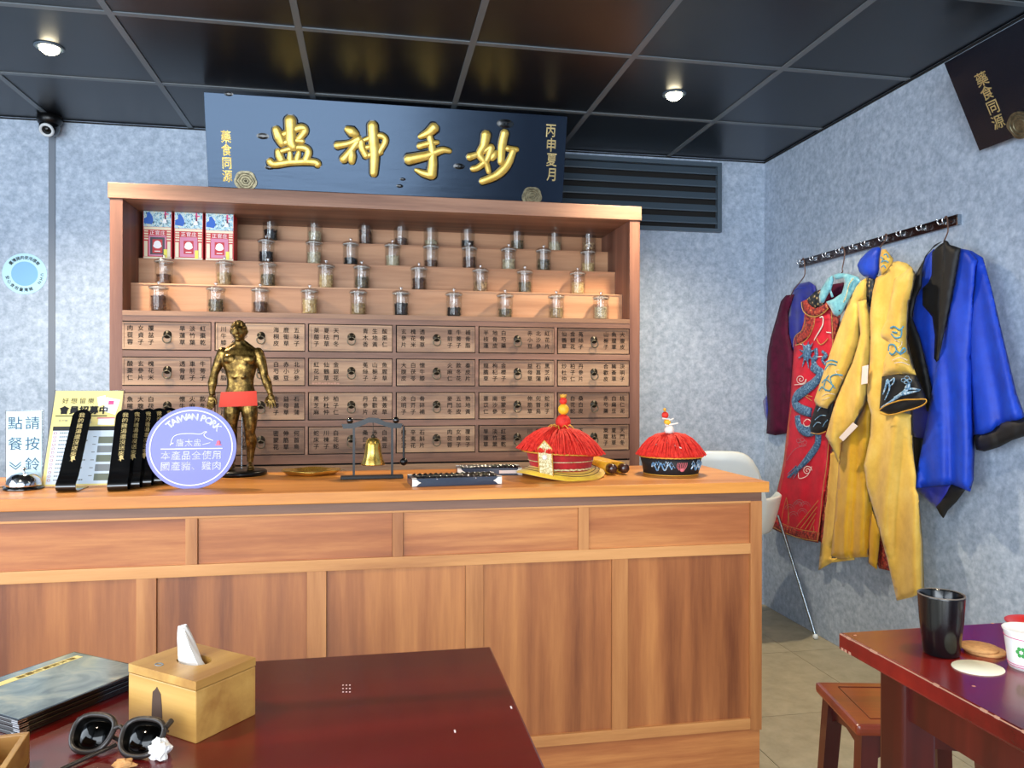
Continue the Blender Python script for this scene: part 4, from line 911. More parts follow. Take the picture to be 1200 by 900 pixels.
m = MB(); m.lathe([(.0, .02), (.098, .024), (.1, .04), (.106, .062), (.112, .082), (.0, .084)], n=48); m.build('band', 'red_felt', t)
m = MB()
for rr_, zz, th in ((.1005, .03, .003),): m.tube([(rr_*math.cos(2*PI*i/80), rr_*math.sin(2*PI*i/80), zz+.001*math.sin(i*2.5)) for i in range(80)], th, 5, closed=True)
m.tube([(.1045*math.cos(2*PI*i/80), .1045*math.sin(2*PI*i/80), .054) for i in range(80)], .0016, 5, closed=True); m.build('braid', 'cream_emb', t)
def tl1(p_): return Vector(p_)+Vector((0, 0, -.05*p_[0]*1.2+.01))
m = MB(); m.lathe([(.112, .078), (.128, .083), (.12, .1), (.085, .13), (.04, .15), (0, .156)], n=40, fn=lambda p_, a: Vector((p_.x*1.05, p_.y, p_.z-.05*p_.x)), cap0=False)
fringe(m, (0, 0, 0), .142, .082, .006, .153, 300, .0017)
m.v = [(v[0], v[1], v[2]-.06*v[0]) for v in m.v]; m.build('fringe_crown', 'red_fringe', t)
m = MB(); m.tube([(.125*math.cos(2*PI*i/90), .125*math.sin(2*PI*i/90), .079+.001*(i % 2)-.04*.125*math.cos(2*PI*i/90)) for i in range(90)], .0028, 5, closed=True)
for i in range(9): a = 2*PI*i/9; m.tube(smooth([(.012*math.cos(a), .012*math.sin(a), .155), (.03*math.cos(a), .03*math.sin(a), .166), (.045*math.cos(a+.2), .045*math.sin(a+.2), .152), (.036*math.cos(a+.35), .036*math.sin(a+.35), .148)], 3), .0016, 5)
m.build('gold_trim', 'gold_rope', t)
fx, fz = .008, .158
m = MB(); m.ball((fx, 0, fz+.018), .0245, n=22); m.build('finial_ball', 'red_fringe', t, 'large red finial ball')
m = MB(); m.ball((fx+.001, 0, fz+.058), .0178, n=20); m.build('finial_ball', 'yellow_ball', t, 'yellow finial ball')
m = MB(); m.ball((fx, 0, fz+.085), .0125, n=16); m.build('finial_ball', 'red_fringe', t, 'small red finial ball')
m = MB(); m.lathe([(.006, .0), (.011, .004), (.012, .012), (.007, .009), (0, .014)], (fx, 0, fz+.094), 8); m.build('finial_crown', 'gold_rope', t)
bd = Matrix.Rotation(-.62, 4, 'Z') @ Matrix.Rotation(.0, 4, 'X')
m = MB(); m.prism([(-.023, 0), (.023, 0), (.023, .088), (0, .112), (-.023, .088)], lambda a, b, w: bd @ Vector((a, -.115-w-.016*(b/.1), b+.012)), .004); m.build('badge', 'cream_emb', t, 'cream embroidered pointed badge')
m = MB(); m.tube([bd @ Vector((a, -.1195-.016*(b/.1), b+.012)) for a, b in ((-.023, 0), (.023, 0), (.023, .088), (0, .112), (-.023, .088))], .0016, 5, closed=True); m.build('badge_edging', 'gold_rope', t)
m = MB(); m.ball(bd @ Vector((-.001, -.131, .072)), .0085, n=14, sc=(1, .6, 1)); m.build('badge_pearl', 'pearl', t)

# scroll
e1, e2 = CT(719, 557), CT(736, 556.5)
t = thing('imperial_scroll', 'rolled yellow cloth scroll with two dark wooden rollers beside the large hat', 'scroll', (e1.x, e1.y, ZT), math.radians(6))
for x, r_ in ((0, .0195), (.043, .0185)):
    RY = Matrix.Rotation(-PI/2, 4, 'X')
    m = MB(); m.lathe([(.004, .035), (r_, .035), (r_, .34), (.004, .34)], (x, 0, .0205), 24, mat=RY); m.build('cloth_roll', 'scroll_cloth', t)
    m = MB(); m.lathe([(0, -.002), (.012, -.002), (.0155, .004), (.0155, .03), (.011, .036)], (x, 0, .0205), 20, mat=RY); m.build('roller_knob', 'dark_knob', t); m = MB(); m.lathe([(.011, .34), (.0155, .344), (.0155, .37), (0, .375)], (x, 0, .0205), 20, mat=RY); m.build('roller_knob', 'dark_knob', t)
m = MB(); m.box(0, .043, .036, .339, .0385, .0398); m.build('cloth_bridge', 'scroll_cloth', t)

h2 = CT(786, 555)
t = thing('black_court_hat', 'smaller court hat with black dragon-embroidered band and red fringe crown', 'hat', h2, 0)
m = MB(); m.lathe([(0, 0), (.086, 0), (.09, .004), (.094, .03), (.101, .058), (0, .06)], n=48); m.build('band', 'black_satin', t)
m = MB(); m.tube([(.089*math.cos(2*PI*i/80), .089*math.sin(2*PI*i/80), .003) for i in range(80)], .0022, 5, closed=True); m.tube([(.103*math.cos(2*PI*i/90), .103*math.sin(2*PI*i/90), .0595+.001*(i % 2)) for i in range(90)], .0028, 5, closed=True); m.build('gold_trim', 'gold_rope', t)
m = MB(); m.lathe([(.1, .06), (.108, .064), (.1, .078), (.07, .105), (.03, .125), (0, .128)], n=40, cap0=False); fringe(m, (0, 0, 0), .112, .063, .006, .13, 260, .0018, .016); m.build('fringe_crown', 'red_fringe', t)
def bnd(th, z, e=.0012): r_ = .0905+.0105*(z/.058)+e; return Vector((r_*math.sin(th), -r_*math.cos(th), z))
def wig(mb, th0, th1, z0, amp, nseg, rad): mb.tube([bnd(th0+(th1-th0)*i/nseg, z0+amp*math.sin(i*.75)*(1-.4*i/nseg)) for i in range(nseg+1)], rad, 5)
m = MB()
for sg in (-1, 1):
    wig(m, sg*1.05, sg*.35, .03, .014, 22, .0026)
    for q in range(9): a = sg*(.35+.08*q); z = .02+.022*random.random(); m.tube([bnd(a, z), bnd(a+.05, z+.012), bnd(a+.1, z+.004)], .0014, 4)
m.build('dragon_embroidery', 'emb_blue', t)
m = MB()
for q in range(-3, 4): m.tube(smooth([bnd(-.02+.03*q, .022), bnd(-.02+.055*q, .034), bnd(-.02+.05*q+.02, .046)], 3), .0011, 4)
m.ball(bnd(0.0, .022), .006, n=8, sc=(1.3, .5, 1)); m.build('flame_embroidery', 'emb_pink', t)
m = MB(); P_ = []
for i in range(41): a = -PI/2+(-1.3+2.6*i/40); z = .092+.016*abs(math.sin(i/40*PI*2.0)); r_ = .088; P_.append((r_*math.cos(a)*(1-.25*abs(math.sin(i/40*PI*2))), r_*math.sin(a)*(1-.25*abs(math.sin(i/40*PI*2))), z))
m.tube(P_, .0022, 5); m.build('white_cord', 'pearl', t)
for zz, rr_, mt, dx in ((.146, .0165, 'pearl', -.006), (.172, .0115, 'yellow_ball', -.012), (.195, .0115, 'red_fringe', -.020)):
    m = MB(); m.ball((dx, 0, zz), rr_, n=18); m.build('finial_ball', mt, t)
m = MB(); m.tube([(-.006, 0, .125), (-.02, 0, .21)], .0025, 6); m.ball((-.0215, 0, .213), .006, n=8); m.build('finial_pin', 'gold_rope', t)
m = MB()
for a, z, L_ in ((.2, .163, .03), (2.6, .158, .018), (3.3, .182, .026), (.5, .178, .016)): m.tube([(-.01, -.012, z), (-.01+L_*math.cos(a), -.014, z+.25*L_*math.sin(a)+.004)], .0028, 6)
m.build('finial_ornament', 'pearl', t)

# ================================================================ WHITE ARMCHAIR behind the counter
t = thing('white_armchair', 'white moulded armchair with thin steel legs standing behind the counter by the right wall', 'chair', (1.655, 3.45, 0), math.radians(8))
m = MB(); NA, NH = 72, 16; vs = []; inn = []
# shell: bowl seat wrapped by a back that falls to arms; opens towards +x,-y side
for j in range(NH+1):
    for i in range(NA):
        a = 2*PI*i/NA; cosb = math.cos(a-math.radians(240))    # 1 at the back of the chair
        hgt = .175+.22*(1-(1-max(0, (cosb-.72)/.28))**2)**.8 if cosb > -.25 else .175*max(.4, 1+(cosb+.25)*1.1)
        q = j/NH; r_ = .19+.09*q**.6*(1 if j else 1) if q > .25 else .19*(q/.25)**.8+.0001
        r_ = r_ if q > .25 else r_
        z = .50+(.0 if q <= .25 else ((q-.25)/.75)**1.2*hgt)
        vs.append(Vector((r_*1.06*math.cos(a), r_*.98*math.sin(a), z)))
n1 = len(vs); vs2 = [v+Vector((-v.x*.03, -v.y*.03, .008)) for v in vs]
fs = []
for j in range(NH):
    for i in range(NA): b = (i+1) % NA; fs.append((j*NA+i, j*NA+b, (j+1)*NA+b, (j+1)*NA+i)); fs.append((n1+j*NA+i, n1+(j+1)*NA+i, n1+(j+1)*NA+b, n1+j*NA+b))
for i in range(NA): b = (i+1) % NA; fs.append((NH*NA+i, NH*NA+b, n1+NH*NA+b, n1+NH*NA+i))
m.add(vs+vs2, fs, 0, True); m.build('shell', 'white', t)
Tc = wmat(t).inverted(); ft = Tc @ W(958, 744, Z=.02)
for sx, sy in ((1, 0), (0, 1), (-1, 0), (0, -1)):
    e = Vector((.3*sx, .26*sy, .02))
    if (sx, sy) == (1, 0): e = Vector((ft.x-.012, ft.y, .02))
    tp_ = Tc @ W(912, 604, Y=3.46) if (sx, sy) == (1, 0) else Vector((.22*sx, .2*sy, .56))
    m = MB(); m.tube(([Vector((.235, -.02, .585)), tp_] if sx == 1 else [tp_])+[e], .0075, 10); m.build('leg', 'steel', t)
    m = MB(); m.ball(e-Vector((0, 0, .006)), .0135, n=12); m.build('foot', 'white', t)

# ================================================================ COAT RACK + GARMENTS on the right wall
P0, P1 = W(937, 309, X=XR-.012), W(1123, 256.5, X=XR-.012)
t = thing('coat_rack', 'dark wooden wall rail with a row of chrome double hooks', 'coat rack', (XR, (P0.y+P1.y)/2, 1.785))
m = MB(); m.box(XR-.016, XR, P1.y, P0.y, 1.785, 1.824, bev=.002); m.build('rail', 'rack', t, world=True)
m = MB(); m.box(XR-.0165, XR-.0, P1.y-.002, P1.y+.004, 1.7855, 1.8235); m.build('end_cap', 'steel', t, world=True)
hookx = [941, 956, 971, 987, 1003, 1017, 1038, 1059, 1083, 1108]
for px in hookx:
    q = W(px, 290, X=XR-.016); y = q.y; m = MB()
    m.box(XR-.018, XR-.015, y-.011, y+.011, 1.797, 1.815, bev=.0008)
    for s_ in (-1, 1): m.tube(smooth([(XR-.018, y+s_*.006, 1.806), (XR-.034, y+s_*.010, 1.799), (XR-.04, y+s_*.012, 1.807), (XR-.04, y+s_*.013, 1.815)], 3), .0026, 6); m.ball((XR-.04, y+s_*.013, 1.816), .0042, n=8)
    m.build('hook', 'chrome', t, world=True)

def area_pts(poly, step):
    P = np.array(poly, float); x0, y0 = P.min(0); x1, y1 = P.max(0); out = []
    gx_ = np.arange(x0+step*.5, x1, step); gy_ = np.arange(y0+step*.5, y1, step)
    X, Y = np.meshgrid(gx_, gy_); X = X.ravel(); Y = Y.ravel()
    ins = np.zeros(len(X), bool); D = np.full(len(X), 1e9); n_ = len(P)
    for i in range(n_):
        a, b = P[i], P[(i+1) % n_]
        c = ((a[1] > Y) != (b[1] > Y)) & (X < (b[0]-a[0])*(Y-a[1])/((b[1]-a[1]) if b[1] != a[1] else 1e-9)+a[0]); ins ^= c
        d = b-a; L2 = max(d@d, 1e-9); t_ = np.clip(((X-a[0])*d[0]+(Y-a[1])*d[1])/L2, 0, 1); D = np.minimum(D, np.hypot(X-a[0]-t_*d[0], Y-a[1]-t_*d[1]))
    k = ins & (D > step*.45); return np.stack([X[k], Y[k]], 1), D[k]
def cloth(name, poly, mat, parent, base, amp=.012, lam=22, slope=0., ph=0., puff=.018, step=3.2, curve=0, label=None, y0=None, taper=True, th=.004, rnd=0.25):
    """a draped panel hanging in front of the right wall: outline surveyed on the wall, relief = folds"""
    if curve:
        P = [(p_.x, p_.y) for p_ in smooth([(a, b, 0) for a, b in poly]+[(poly[0][0], poly[0][1], 0)], curve)][:-1]
    else: P = [tuple(map(float, q)) for q in poly]
    B_ = []
    for i in range(len(P)):
        a = P[i]; b = P[(i+1) % len(P)]; L = math.hypot(b[0]-a[0], b[1]-a[1]); n_ = max(1, int(L/step))
        for k in range(n_): B_.append((a[0]+(b[0]-a[0])*k/n_, a[1]+(b[1]-a[1])*k/n_))
    I, D = area_pts(B_, step); ys_ = [q[1] for q in B_]; ya, yb_ = min(ys_), max(ys_)
    nB = len(B_); pts = [Vector(q) for q in B_]+[Vector((q[0]+random.uniform(-rnd, rnd)*step*.6, q[1]+random.uniform(-rnd, rnd)*step*.6)) for q in I]
    ov, oe, of, iv, ie, if_ = delaunay_2d_cdt(pts, [(i, (i+1) % nB) for i in range(nB)], [], 1, 1e-4)
    Dm = {}
    def dep(x, y, d):
        tt = (y-ya)/max(yb_-ya, 1); am = amp*(.25+.75*tt) if taper else amp
        q = 2*PI*(x+slope*(y-ya)+3.5*math.sin(y*.021+ph))/lam+ph
        return base+puff*(math.sqrt(min(1, d/7.))-1)+am*(math.sin(q)+.25*math.sin(1.7*q+1.3))
    vs = []; off_s = []
    for k, v_ in enumerate(ov):
        src = iv[k][0] if iv[k] else 0; d = 0. if src < nB else float(D[src-nB]); s_ = dep(v_.x, v_.y, d)
        vs.append(W(v_.x, v_.y, X=XR-max(.004, s_)))
    nn_ = len(vs); fr = [tuple(f_) for f_ in of]
    cnt_ = {}
    for f_ in fr:
        for a, b in zip(f_, f_[1:]+f_[:1]): cnt_[(a, b)] = cnt_.get((a, b), 0)+1
    bd_ = [(a, b) for (a, b) in cnt_ if (b, a) not in cnt_]
    back = [v_+Vector((th*.9, 0, 0)) for v_ in vs]; back = [Vector((min(v_.x, XR-.001), v_.y, v_.z)) for v_ in back]
    m = MB(); m.add(vs+back, fr+[tuple(i+nn_ for i in reversed(f_)) for f_ in fr]+[(b, a, a+nn_, b+nn_) for a, b in bd_], 0, True)
    o = m.build(name, mat, parent, label, world=True)
    o['_dep'] = 0; del o['_dep']
    return o, dep
def surf(px, py, off): return W(px, py, X=XR-off)
def deco(mb, pts, r, dep, lift=.004, mi=0, n_=5, k=5, dd=9):
    """thread couched on a cloth panel"""
    P = smooth([(a, b, 0) for a, b in pts], k); Q = [surf(q.x, q.y, dep(q.x, q.y, dd)+lift) for q in P]
    if isinstance(r, tuple): r = [(r[0]+(r[1]-r[0])*i/(len(Q)-1) if len(r) == 2 else (r[0]*(1-2*i/(len(Q)-1))+r[1]*2*i/(len(Q)-1) if i < (len(Q)-1)/2 else r[1]*(2-2*i/(len(Q)-1))+r[2]*(2*i/(len(Q)-1)-1))) for i in range(len(Q))]
    mb.tube(Q, r, n_, mi=mi, normal=(-1, 0, 0), squash=.35)
def hanger(parent, px, hookpx, pts):
    m = MB(); q = W(hookpx, 290, X=XR-.04); hk = [Vector((XR-.04, q.y+.006, 1.812)), Vector((XR-.04, q.y, 1.82)), Vector((XR-.042, q.y-.010, 1.814))]
    m.tube(smooth(hk+[surf(a, b, .045) for a, b in pts], 4), .0026, 6); m.build('hanger', 'hanger', parent, world=True)
def garment(name, label, px, py): q = W(px, py, X=XR-.05); return thing(name, label, 'robe', q, 0, 'costume robes hanging on the coat rack')
PX = lambda L, ox, oy, s_: [(ox+a/s_, oy+b/s_) for a, b in L]
A_ = lambda L: PX(L, 950, 280, 4.5); B_2 = lambda L: PX(L, 950, 470, 3.747); C_ = lambda L: PX(L, 1050, 260, 4.5); D_ = lambda L: PX(L, 1050, 420, 4.5); E2 = lambda L: PX(L, 890, 290, 6.); F_2 = lambda L: PX(L, 890, 430, 4.283)

# plum jacket
g = garment('plum_jacket', 'plum jacket with royal blue lining, leftmost garment on the rack', 915, 508)
cloth('lining', [(929, 339), (934, 333), (948, 330), (955, 335), (956, 342), (946, 352), (944, 380), (936, 394), (931, 410), (928, 416), (923, 395), (923, 372), (926, 352)], 'royal_dark', g, .022, .006, 14, puff=.008)
cloth('hem_lining', [(894, 470), (900, 460), (902, 500), (896, 486)], 'royal_dark', g, .012, .002, puff=.004)
o, dp = cloth('jacket_front', [(921, 346), (930, 345), (926, 358), (923, 366), (924, 392), (929, 412), (930, 430), (927, 450), (926, 478), (921, 508), (908, 510), (898, 508), (900, 480), (898, 450), (899, 418), (903, 396), (910, 372), (915, 353)], 'maroon', g, .045, .007, 20, ph=.6)
m = MB(); deco(m, [(929, 341), (936, 338), (944, 337)], .002, lambda *a: .03); m.build('collar_seam', 'royal', g, world=True)
hanger(g, 0, 941, [(943, 311), (943, 322), (938, 330), (930, 340), (926, 348)])

# red dragon robe
g = garment('dragon_robe', 'red sleeveless robe with blue dragon embroidery and teal collar, second from left', 940, 630)
cloth('inner_lining', E2([(500, 262), (590, 245), (575, 325), (505, 365), (440, 400), (400, 420), (330, 370), (390, 312)]), 'maroon', g, .035, .003, puff=.006)
cloth('patterned_lining', E2([(328, 368), (392, 308), (425, 305), (424, 385), (445, 395), (400, 428), (345, 405)]), 'floral_dark', g, .042, .003, puff=.006)
cloth('side_panel', [(974, 372), (981, 368), (984, 400), (981, 470), (975, 500), (974, 545), (968, 590), (963, 636), (959, 634), (966, 560), (970, 500), (972, 440)], 'brocade', g, .04, .003, 30, puff=.006)
o, dr = cloth('robe_front', [(943, 366), (960, 364), (974, 356), (977, 380), (978, 420), (979, 470), (974, 500), (971, 548), (966, 580), (961, 612), (958, 636), (943, 633), (930, 629), (916, 625), (904, 619), (905, 608), (912, 570), (918, 542), (922, 505), (926, 470), (928, 440), (930, 412), (931, 396), (939, 388), (942, 377)], 'red_robe', g, .062, .006, 24, ph=1., curve=0)
cloth('hem_border', [(905, 609), (918, 615), (932, 619.5), (946, 623), (960, 624), (958, 636), (943, 633), (930, 629), (916, 625), (904, 619)], 'brocade', g, .07, .003, 24, puff=.006, step=2.5)
cloth('shoulder_band', E2([(318, 480), (388, 484), (382, 545), (345, 625), (300, 665), (262, 682), (248, 628), (300, 580), (318, 530)]), 'brocade', g, .072, .002, puff=.006, step=2.5)
cloth('shoulder_band', E2([(500, 440), (565, 480), (548, 545), (520, 640), (508, 640)]), 'brocade', g, .072, .002, puff=.006, step=2.5)
o, dn = cloth('neck_band', E2([(294, 382), (330, 366), (348, 402), (392, 430), (440, 408), (470, 384), (484, 425), (445, 464), (392, 486), (340, 475), (305, 442)]), 'brocade', g, .08, .002, puff=.008, step=2.2)
m = MB()
deco(m, E2([(294, 384), (305, 442), (340, 476), (392, 487), (445, 465), (484, 427)]), .0028, dn, .005)
deco(m, E2([(318, 490), (316, 535), (298, 582), (248, 628), (236, 700)]), .0018, dr, .014); deco(m, E2([(390, 486), (382, 550), (345, 630), (298, 672), (250, 688)]), .0022, dr, .014)
deco(m, E2([(505, 455), (512, 560), (515, 650), (512, 700)]), .002, dr, .014)
deco(m, F_2([(158, 205), (140, 330), (118, 490), (85, 640), (62, 790)]), .0016, dr, .008); deco(m, F_2([(150, 300), (125, 500), (97, 650), (82, 770)]), .001, dr, .008)
deco(m, F_2([(352, 300), (338, 480), (315, 640), (302, 780), (288, 872)]), .0022, dr, .01); deco(m, F_2([(60, 800), (140, 838), (215, 862), (288, 874)]), .002, dr, .012); deco(m, F_2([(78, 768), (150, 800), (215, 818), (285, 828)]), .0016, dr, .012)
m.build('gold_piping', 'emb_gold', g, world=True)
m = MB()
deco(m, E2([(330, 690), (335, 740), (325, 790)]), (.026, .034, .02), dr, .004, n_=8)
deco(m, F_2([(262, 0), (300, 30), (285, 70), (230, 115), (185, 150), (180, 190), (215, 215), (260, 230)]), (.02, .028, .024), dr, .004, n_=8)
deco(m, F_2([(190, 245), (200, 300), (240, 325), (285, 310), (300, 280)]), (.022, .026, .02), dr, .004, n_=8)
deco(m, F_2([(295, 340), (290, 390), (245, 455), (195, 510), (140, 555)]), (.024, .02, .004), dr, .004, n_=8)
for a, b in (((185, 500), (140, 540)), ((215, 480), (150, 560)), ((200, 510), (170, 560))): deco(m, F_2([a, b]), (.006, .0015), dr, .005)
for q in E2([(280, 720), (270, 780), (300, 840), (345, 850), (385, 800), (390, 720), (300, 670), (345, 660), (375, 670)]): deco(m, [(942+3, 412), ((q[0]+945)/2, (q[1]+412)/2+1), q], (.01, .007, .002), dr, .006)
deco(m, E2([(395, 710), (400, 760), (380, 800), (400, 850), (440, 880), (420, 900)]), (.012, .02, .016), dr, .004, n_=8); deco(m, E2([(440, 730), (470, 760), (440, 790), (470, 830)]), (.008, .012, .006), dr, .004)
m.build('dragon_embroidery', 'emb_dragon', g, world=True)
m = MB()
deco(m, E2([(425, 492), (445, 490), (445, 540), (420, 590), (390, 640), (385, 655)]), (.004, .005, .002), dr, .004)
deco(m, E2([(250, 690), (280, 680), (320, 690)]), .002, dr, .004); deco(m, E2([(395, 770), (440, 765)]), .002, dr, .004); deco(m, E2([(470, 595), (505, 600)]), .003, dr, .004)
sw_ = [(207+26*(1-i/16)*math.cos(i*.8), 62+26*(1-i/16)*math.sin(i*.8)) for i in range(15)]; deco(m, F_2(sw_), .0022, dr, .005, k=2); deco(m, F_2([(235, 60), (225, 85), (175, 90)]), .002, dr, .005)
sw_ = [(240+24*(1-i/16)*math.cos(-i*.8), 520+24*(1-i/16)*math.sin(-i*.8)) for i in range(15)]; deco(m, F_2(sw_), .002, dr, .005, k=2); deco(m, F_2([(262, 500), (240, 545), (200, 560), (195, 530)]), .002, dr, .005)
deco(m, F_2([(222, 275), (240, 262), (258, 275), (250, 295), (228, 297), (220, 280)]), .0022, dr, .014)
m.build('white_embroidery', 'emb_white', g, world=True)
m = MB()
for i in range(5): deco(m, F_2([(295-6*i, 670+32*i), (185+22*i, 805+5*i)]), .0021, dr, .005)
for i in range(2): deco(m, F_2([(135, 655), (145+0*i, 720), (140+8*i, 790)]), .0015, dr, .005)
deco(m, F_2([(135, 655), (118, 720), (108, 790)]), .0015, dr, .005); deco(m, F_2([(265, 150), (225, 140), (262, 170)]), .002, dr, .004)
deco(m, E2([(400, 640), (425, 680), (455, 670), (480, 640)]), .0026, dr, .004)
m.build('wave_embroidery', 'emb_gold', g, world=True)
m = MB()
for cx, cy in ((150, 715), (190, 700), (215, 735), (170, 750), (200, 690), (230, 700)):
    for rr_ in (14, 24): deco(m, F_2([(cx+rr_*math.cos(q), cy-rr_*math.sin(q)) for q in [PI*j/6 for j in range(7)]]), .0008, dr, .004, k=2)
for cx, cy in ((195, 370), (215, 365), (228, 380), (205, 388)): deco(m, F_2([(cx+10*math.cos(q), cy-10*math.sin(q)) for q in [2*PI*j/6 for j in range(7)]]), .0009, dr, .004, k=2)
deco(m, F_2([(235, 395), (200, 402), (170, 420), (135, 470)]), .0009, dr, .004); m.build('cloud_embroidery', 'grey_print', g, world=True)
cloth('collar', E2([(432, 290), (480, 215), (512, 195), (518, 230), (500, 300), (517, 345), (505, 352), (492, 305), (470, 345), (450, 388), (424, 390), (418, 345)]), 'teal', g, .095, .003, 12, puff=.012, step=2.2)
o, dt = cloth('collar', E2([(510, 196), (560, 180), (620, 185), (688, 205), (714, 240), (672, 290), (640, 340), (604, 400), (575, 462), (545, 484), (518, 470), (500, 430), (468, 382), (520, 362), (578, 322), (602, 250), (590, 216), (532, 226)]), 'teal', g, .10, .003, 16, puff=.012, step=2.2)
m = MB(); deco(m, E2([(660, 215), (630, 260), (615, 320), (600, 370)]), .003, dt, .006); deco(m, E2([(590, 385), (605, 350)]), .003, dt, .006); m.build('collar_embroidery', 'cream_emb', g, world=True)
m = MB(); q = E2([(561, 443)])[0]; m.ball(surf(q[0], q[1], .108), .0035, n=8); m.build('snap_button', 'iron', g, world=True)
hanger(g, 0, 987, [(990, 296), (989, 305), (987, 315), (987, 319), (979, 326)])

# yellow robe
g = garment('yellow_robe', 'long golden yellow robe with black embroidered cuffs and blue collar lining, centre of rack', 1020, 690)
cloth('inner_skirt', B_2([(75, 225), (110, 215), (160, 240), (150, 420), (120, 600), (92, 640), (90, 690), (190, 685), (190, 697), (90, 710), (34, 742), (45, 620), (62, 420)]), 'yellow_robe', g, .045, .006, 16)
cloth('skirt_lining', B_2([(300, 560), (325, 620), (345, 745), (300, 735), (288, 700)]), 'brocade', g, .03, .003, puff=.006)
cloth('skirt_side', B_2([(255, 440), (275, 500), (303, 575), (297, 650), (288, 738), (254, 712)]), 'yellow_lining', g, .055, .004, 30, puff=.01)
o, dsk = cloth('skirt_lining', B_2([(130, 170), (200, 100), (245, 0), (268, 40), (262, 150), (238, 280), (248, 380), (268, 450), (262, 560), (255, 684), (190, 688), (125, 692), (90, 682), (96, 600), (112, 420), (118, 340)]), 'yellow_lining', g, .07, .012, 18, ph=.4)
cloth('neck_lining', A_([(288, 208), (352, 196), (345, 240), (325, 300), (312, 360), (296, 330), (290, 260)]), 'floral_dark', g, .06, .002, puff=.006)
o, dsl = cloth('sleeve', A_([(290, 208), (262, 222), (240, 245), (208, 310), (160, 440), (112, 570), (62, 720), (18, 850), (28, 880), (85, 895), (130, 850), (160, 780), (190, 720), (218, 655), (248, 572), (262, 540), (262, 440), (245, 335), (292, 318), (298, 262)]), 'yellow_robe', g, .105, .018, 30, slope=.35, ph=2.)
cloth('cuff', [(956, 475), (952, 486), (949, 498), (950, 506), (959, 507.5), (967, 505), (972, 497), (975, 484), (977, 468), (968, 477)], 'black_satin', g, .095, .003, puff=.012, step=2.2)
o, dlf = cloth('left_front', A_([(244, 332), (290, 320), (306, 372), (312, 420), (312, 560), (300, 700), (296, 800), (290, 860), (240, 940), (200, 1010), (165, 1062), (148, 1180), (112, 1100), (78, 1040), (118, 900), (135, 850), (180, 740), (218, 660), (246, 570), (262, 500)]), 'yellow_robe', g, .12, .014, 24, slope=.1, ph=.3)
o, drf = cloth('right_front', A_([(345, 205), (372, 190), (395, 165), (430, 120), (462, 117), (500, 126), (530, 150), (549, 186), (535, 260), (515, 340), (505, 450), (504, 560), (500, 700), (480, 860), (440, 900)])+B_2([(440, 60), (444, 200), (460, 330), (458, 385), (470, 410), (480, 520), (490, 640), (496, 840), (440, 862), (378, 876), (360, 800), (335, 690), (300, 570), (268, 450), (246, 375), (234, 280), (262, 150), (266, 60), (250, 0)])+A_([(298, 810), (312, 640), (316, 520), (312, 400), (326, 280)]), 'yellow_robe', g, .125, .019, 34, slope=.05, ph=1.2)
o, drs = cloth('sleeve', A_([(440, 200), (530, 150), (549, 186), (536, 260), (516, 340), (506, 450), (506, 560), (524, 630), (553, 718), (460, 712), (376, 727), (382, 660), (400, 600), (412, 545), (370, 520), (362, 500), (400, 420), (420, 300)]), 'yellow_robe', g, .15, .008, 30, ph=2.3, puff=.03)
o, dcf = cloth('cuff', A_([(376, 726), (460, 711), (553, 717), (575, 765), (606, 842), (608, 862), (560, 892), (480, 915), (410, 925), (362, 905), (368, 820)]), 'black_satin', g, .155, .004, 30, puff=.02, step=2.6)
m = MB(); deco(m, A_([(362, 902), (400, 875), (480, 850), (560, 846), (603, 845), (608, 862), (575, 885), (500, 908), (420, 928), (366, 920)]), .0028, lambda *a: .156, .006); deco(m, [(950, 507), (959, 508.5), (968, 505.5)], .002, lambda *a: .095, .003); m.build('cuff_piping', 'gold_rope', g, world=True)
m = MB()
deco(m, A_([(372, 890), (420, 860), (460, 830), (500, 800), (520, 770), (500, 790), (540, 790), (578, 795)]), (.004, .009, .002), dcf, .005); deco(m, A_([(440, 835), (500, 815), (575, 800)]), (.003, .007, .001), dcf, .006)
deco(m, A_([(380, 820), (395, 780), (405, 745), (415, 790), (390, 850)]), (.003, .007, .002), dcf, .005); deco(m, A_([(405, 760), (440, 735), (435, 760), (420, 775)]), (.003, .004, .002), dcf, .006)
for cx, cy in ((490, 745), (508, 733), (520, 748), (505, 755)): deco(m, A_([(cx+13*math.cos(q), cy+10*math.sin(q)) for q in [2*PI*j/7 for j in range(8)]]), .0015, dcf, .005, k=2)
for q in ((958, 482, 966, 478), (955, 492, 968, 487), (953, 500, 962, 496), (964, 500, 970, 492)): deco(m, [(q[0], q[1]), ((q[0]+q[2])/2, q[1]-5), (q[2], q[3])], .0022, lambda *a: .095, .004)
m.build('cuff_embroidery', 'emb_blue', g, world=True)
m = MB()
for L_ in ([(420, 470), (440, 462), (470, 480), (490, 460)], [(425, 500), (445, 520), (475, 515), (480, 480)], [(410, 590), (415, 560), (440, 560), (450, 590), (430, 610), (415, 600)], [(450, 590), (470, 600), (490, 575), (500, 590), (470, 610)], [(430, 490), (455, 495)]): deco(m, A_(L_), .0038, drs, .005)
for L_ in ([(80, 650), (110, 640), (140, 650)], [(75, 690), (100, 660), (135, 665)], [(110, 760), (105, 730), (130, 715), (170, 720)], [(60, 760), (80, 740), (105, 760), (130, 790)], [(70, 790), (100, 800), (120, 770)], [(45, 800), (60, 780), (80, 800)], [(95, 720), (80, 740), (70, 780)]): deco(m, A_(L_), .0038, dsl, .005)
m.build('dragon_embroidery', 'emb_teal', g, world=True)
m = MB()
for L_ in ([(460, 575), (478, 560), (482, 540)], [(440, 530), (470, 545)], [(430, 640), (470, 625), (510, 640)], [(440, 655), (480, 650), (520, 665)]): deco(m, A_(L_), .0015, drs, .005)
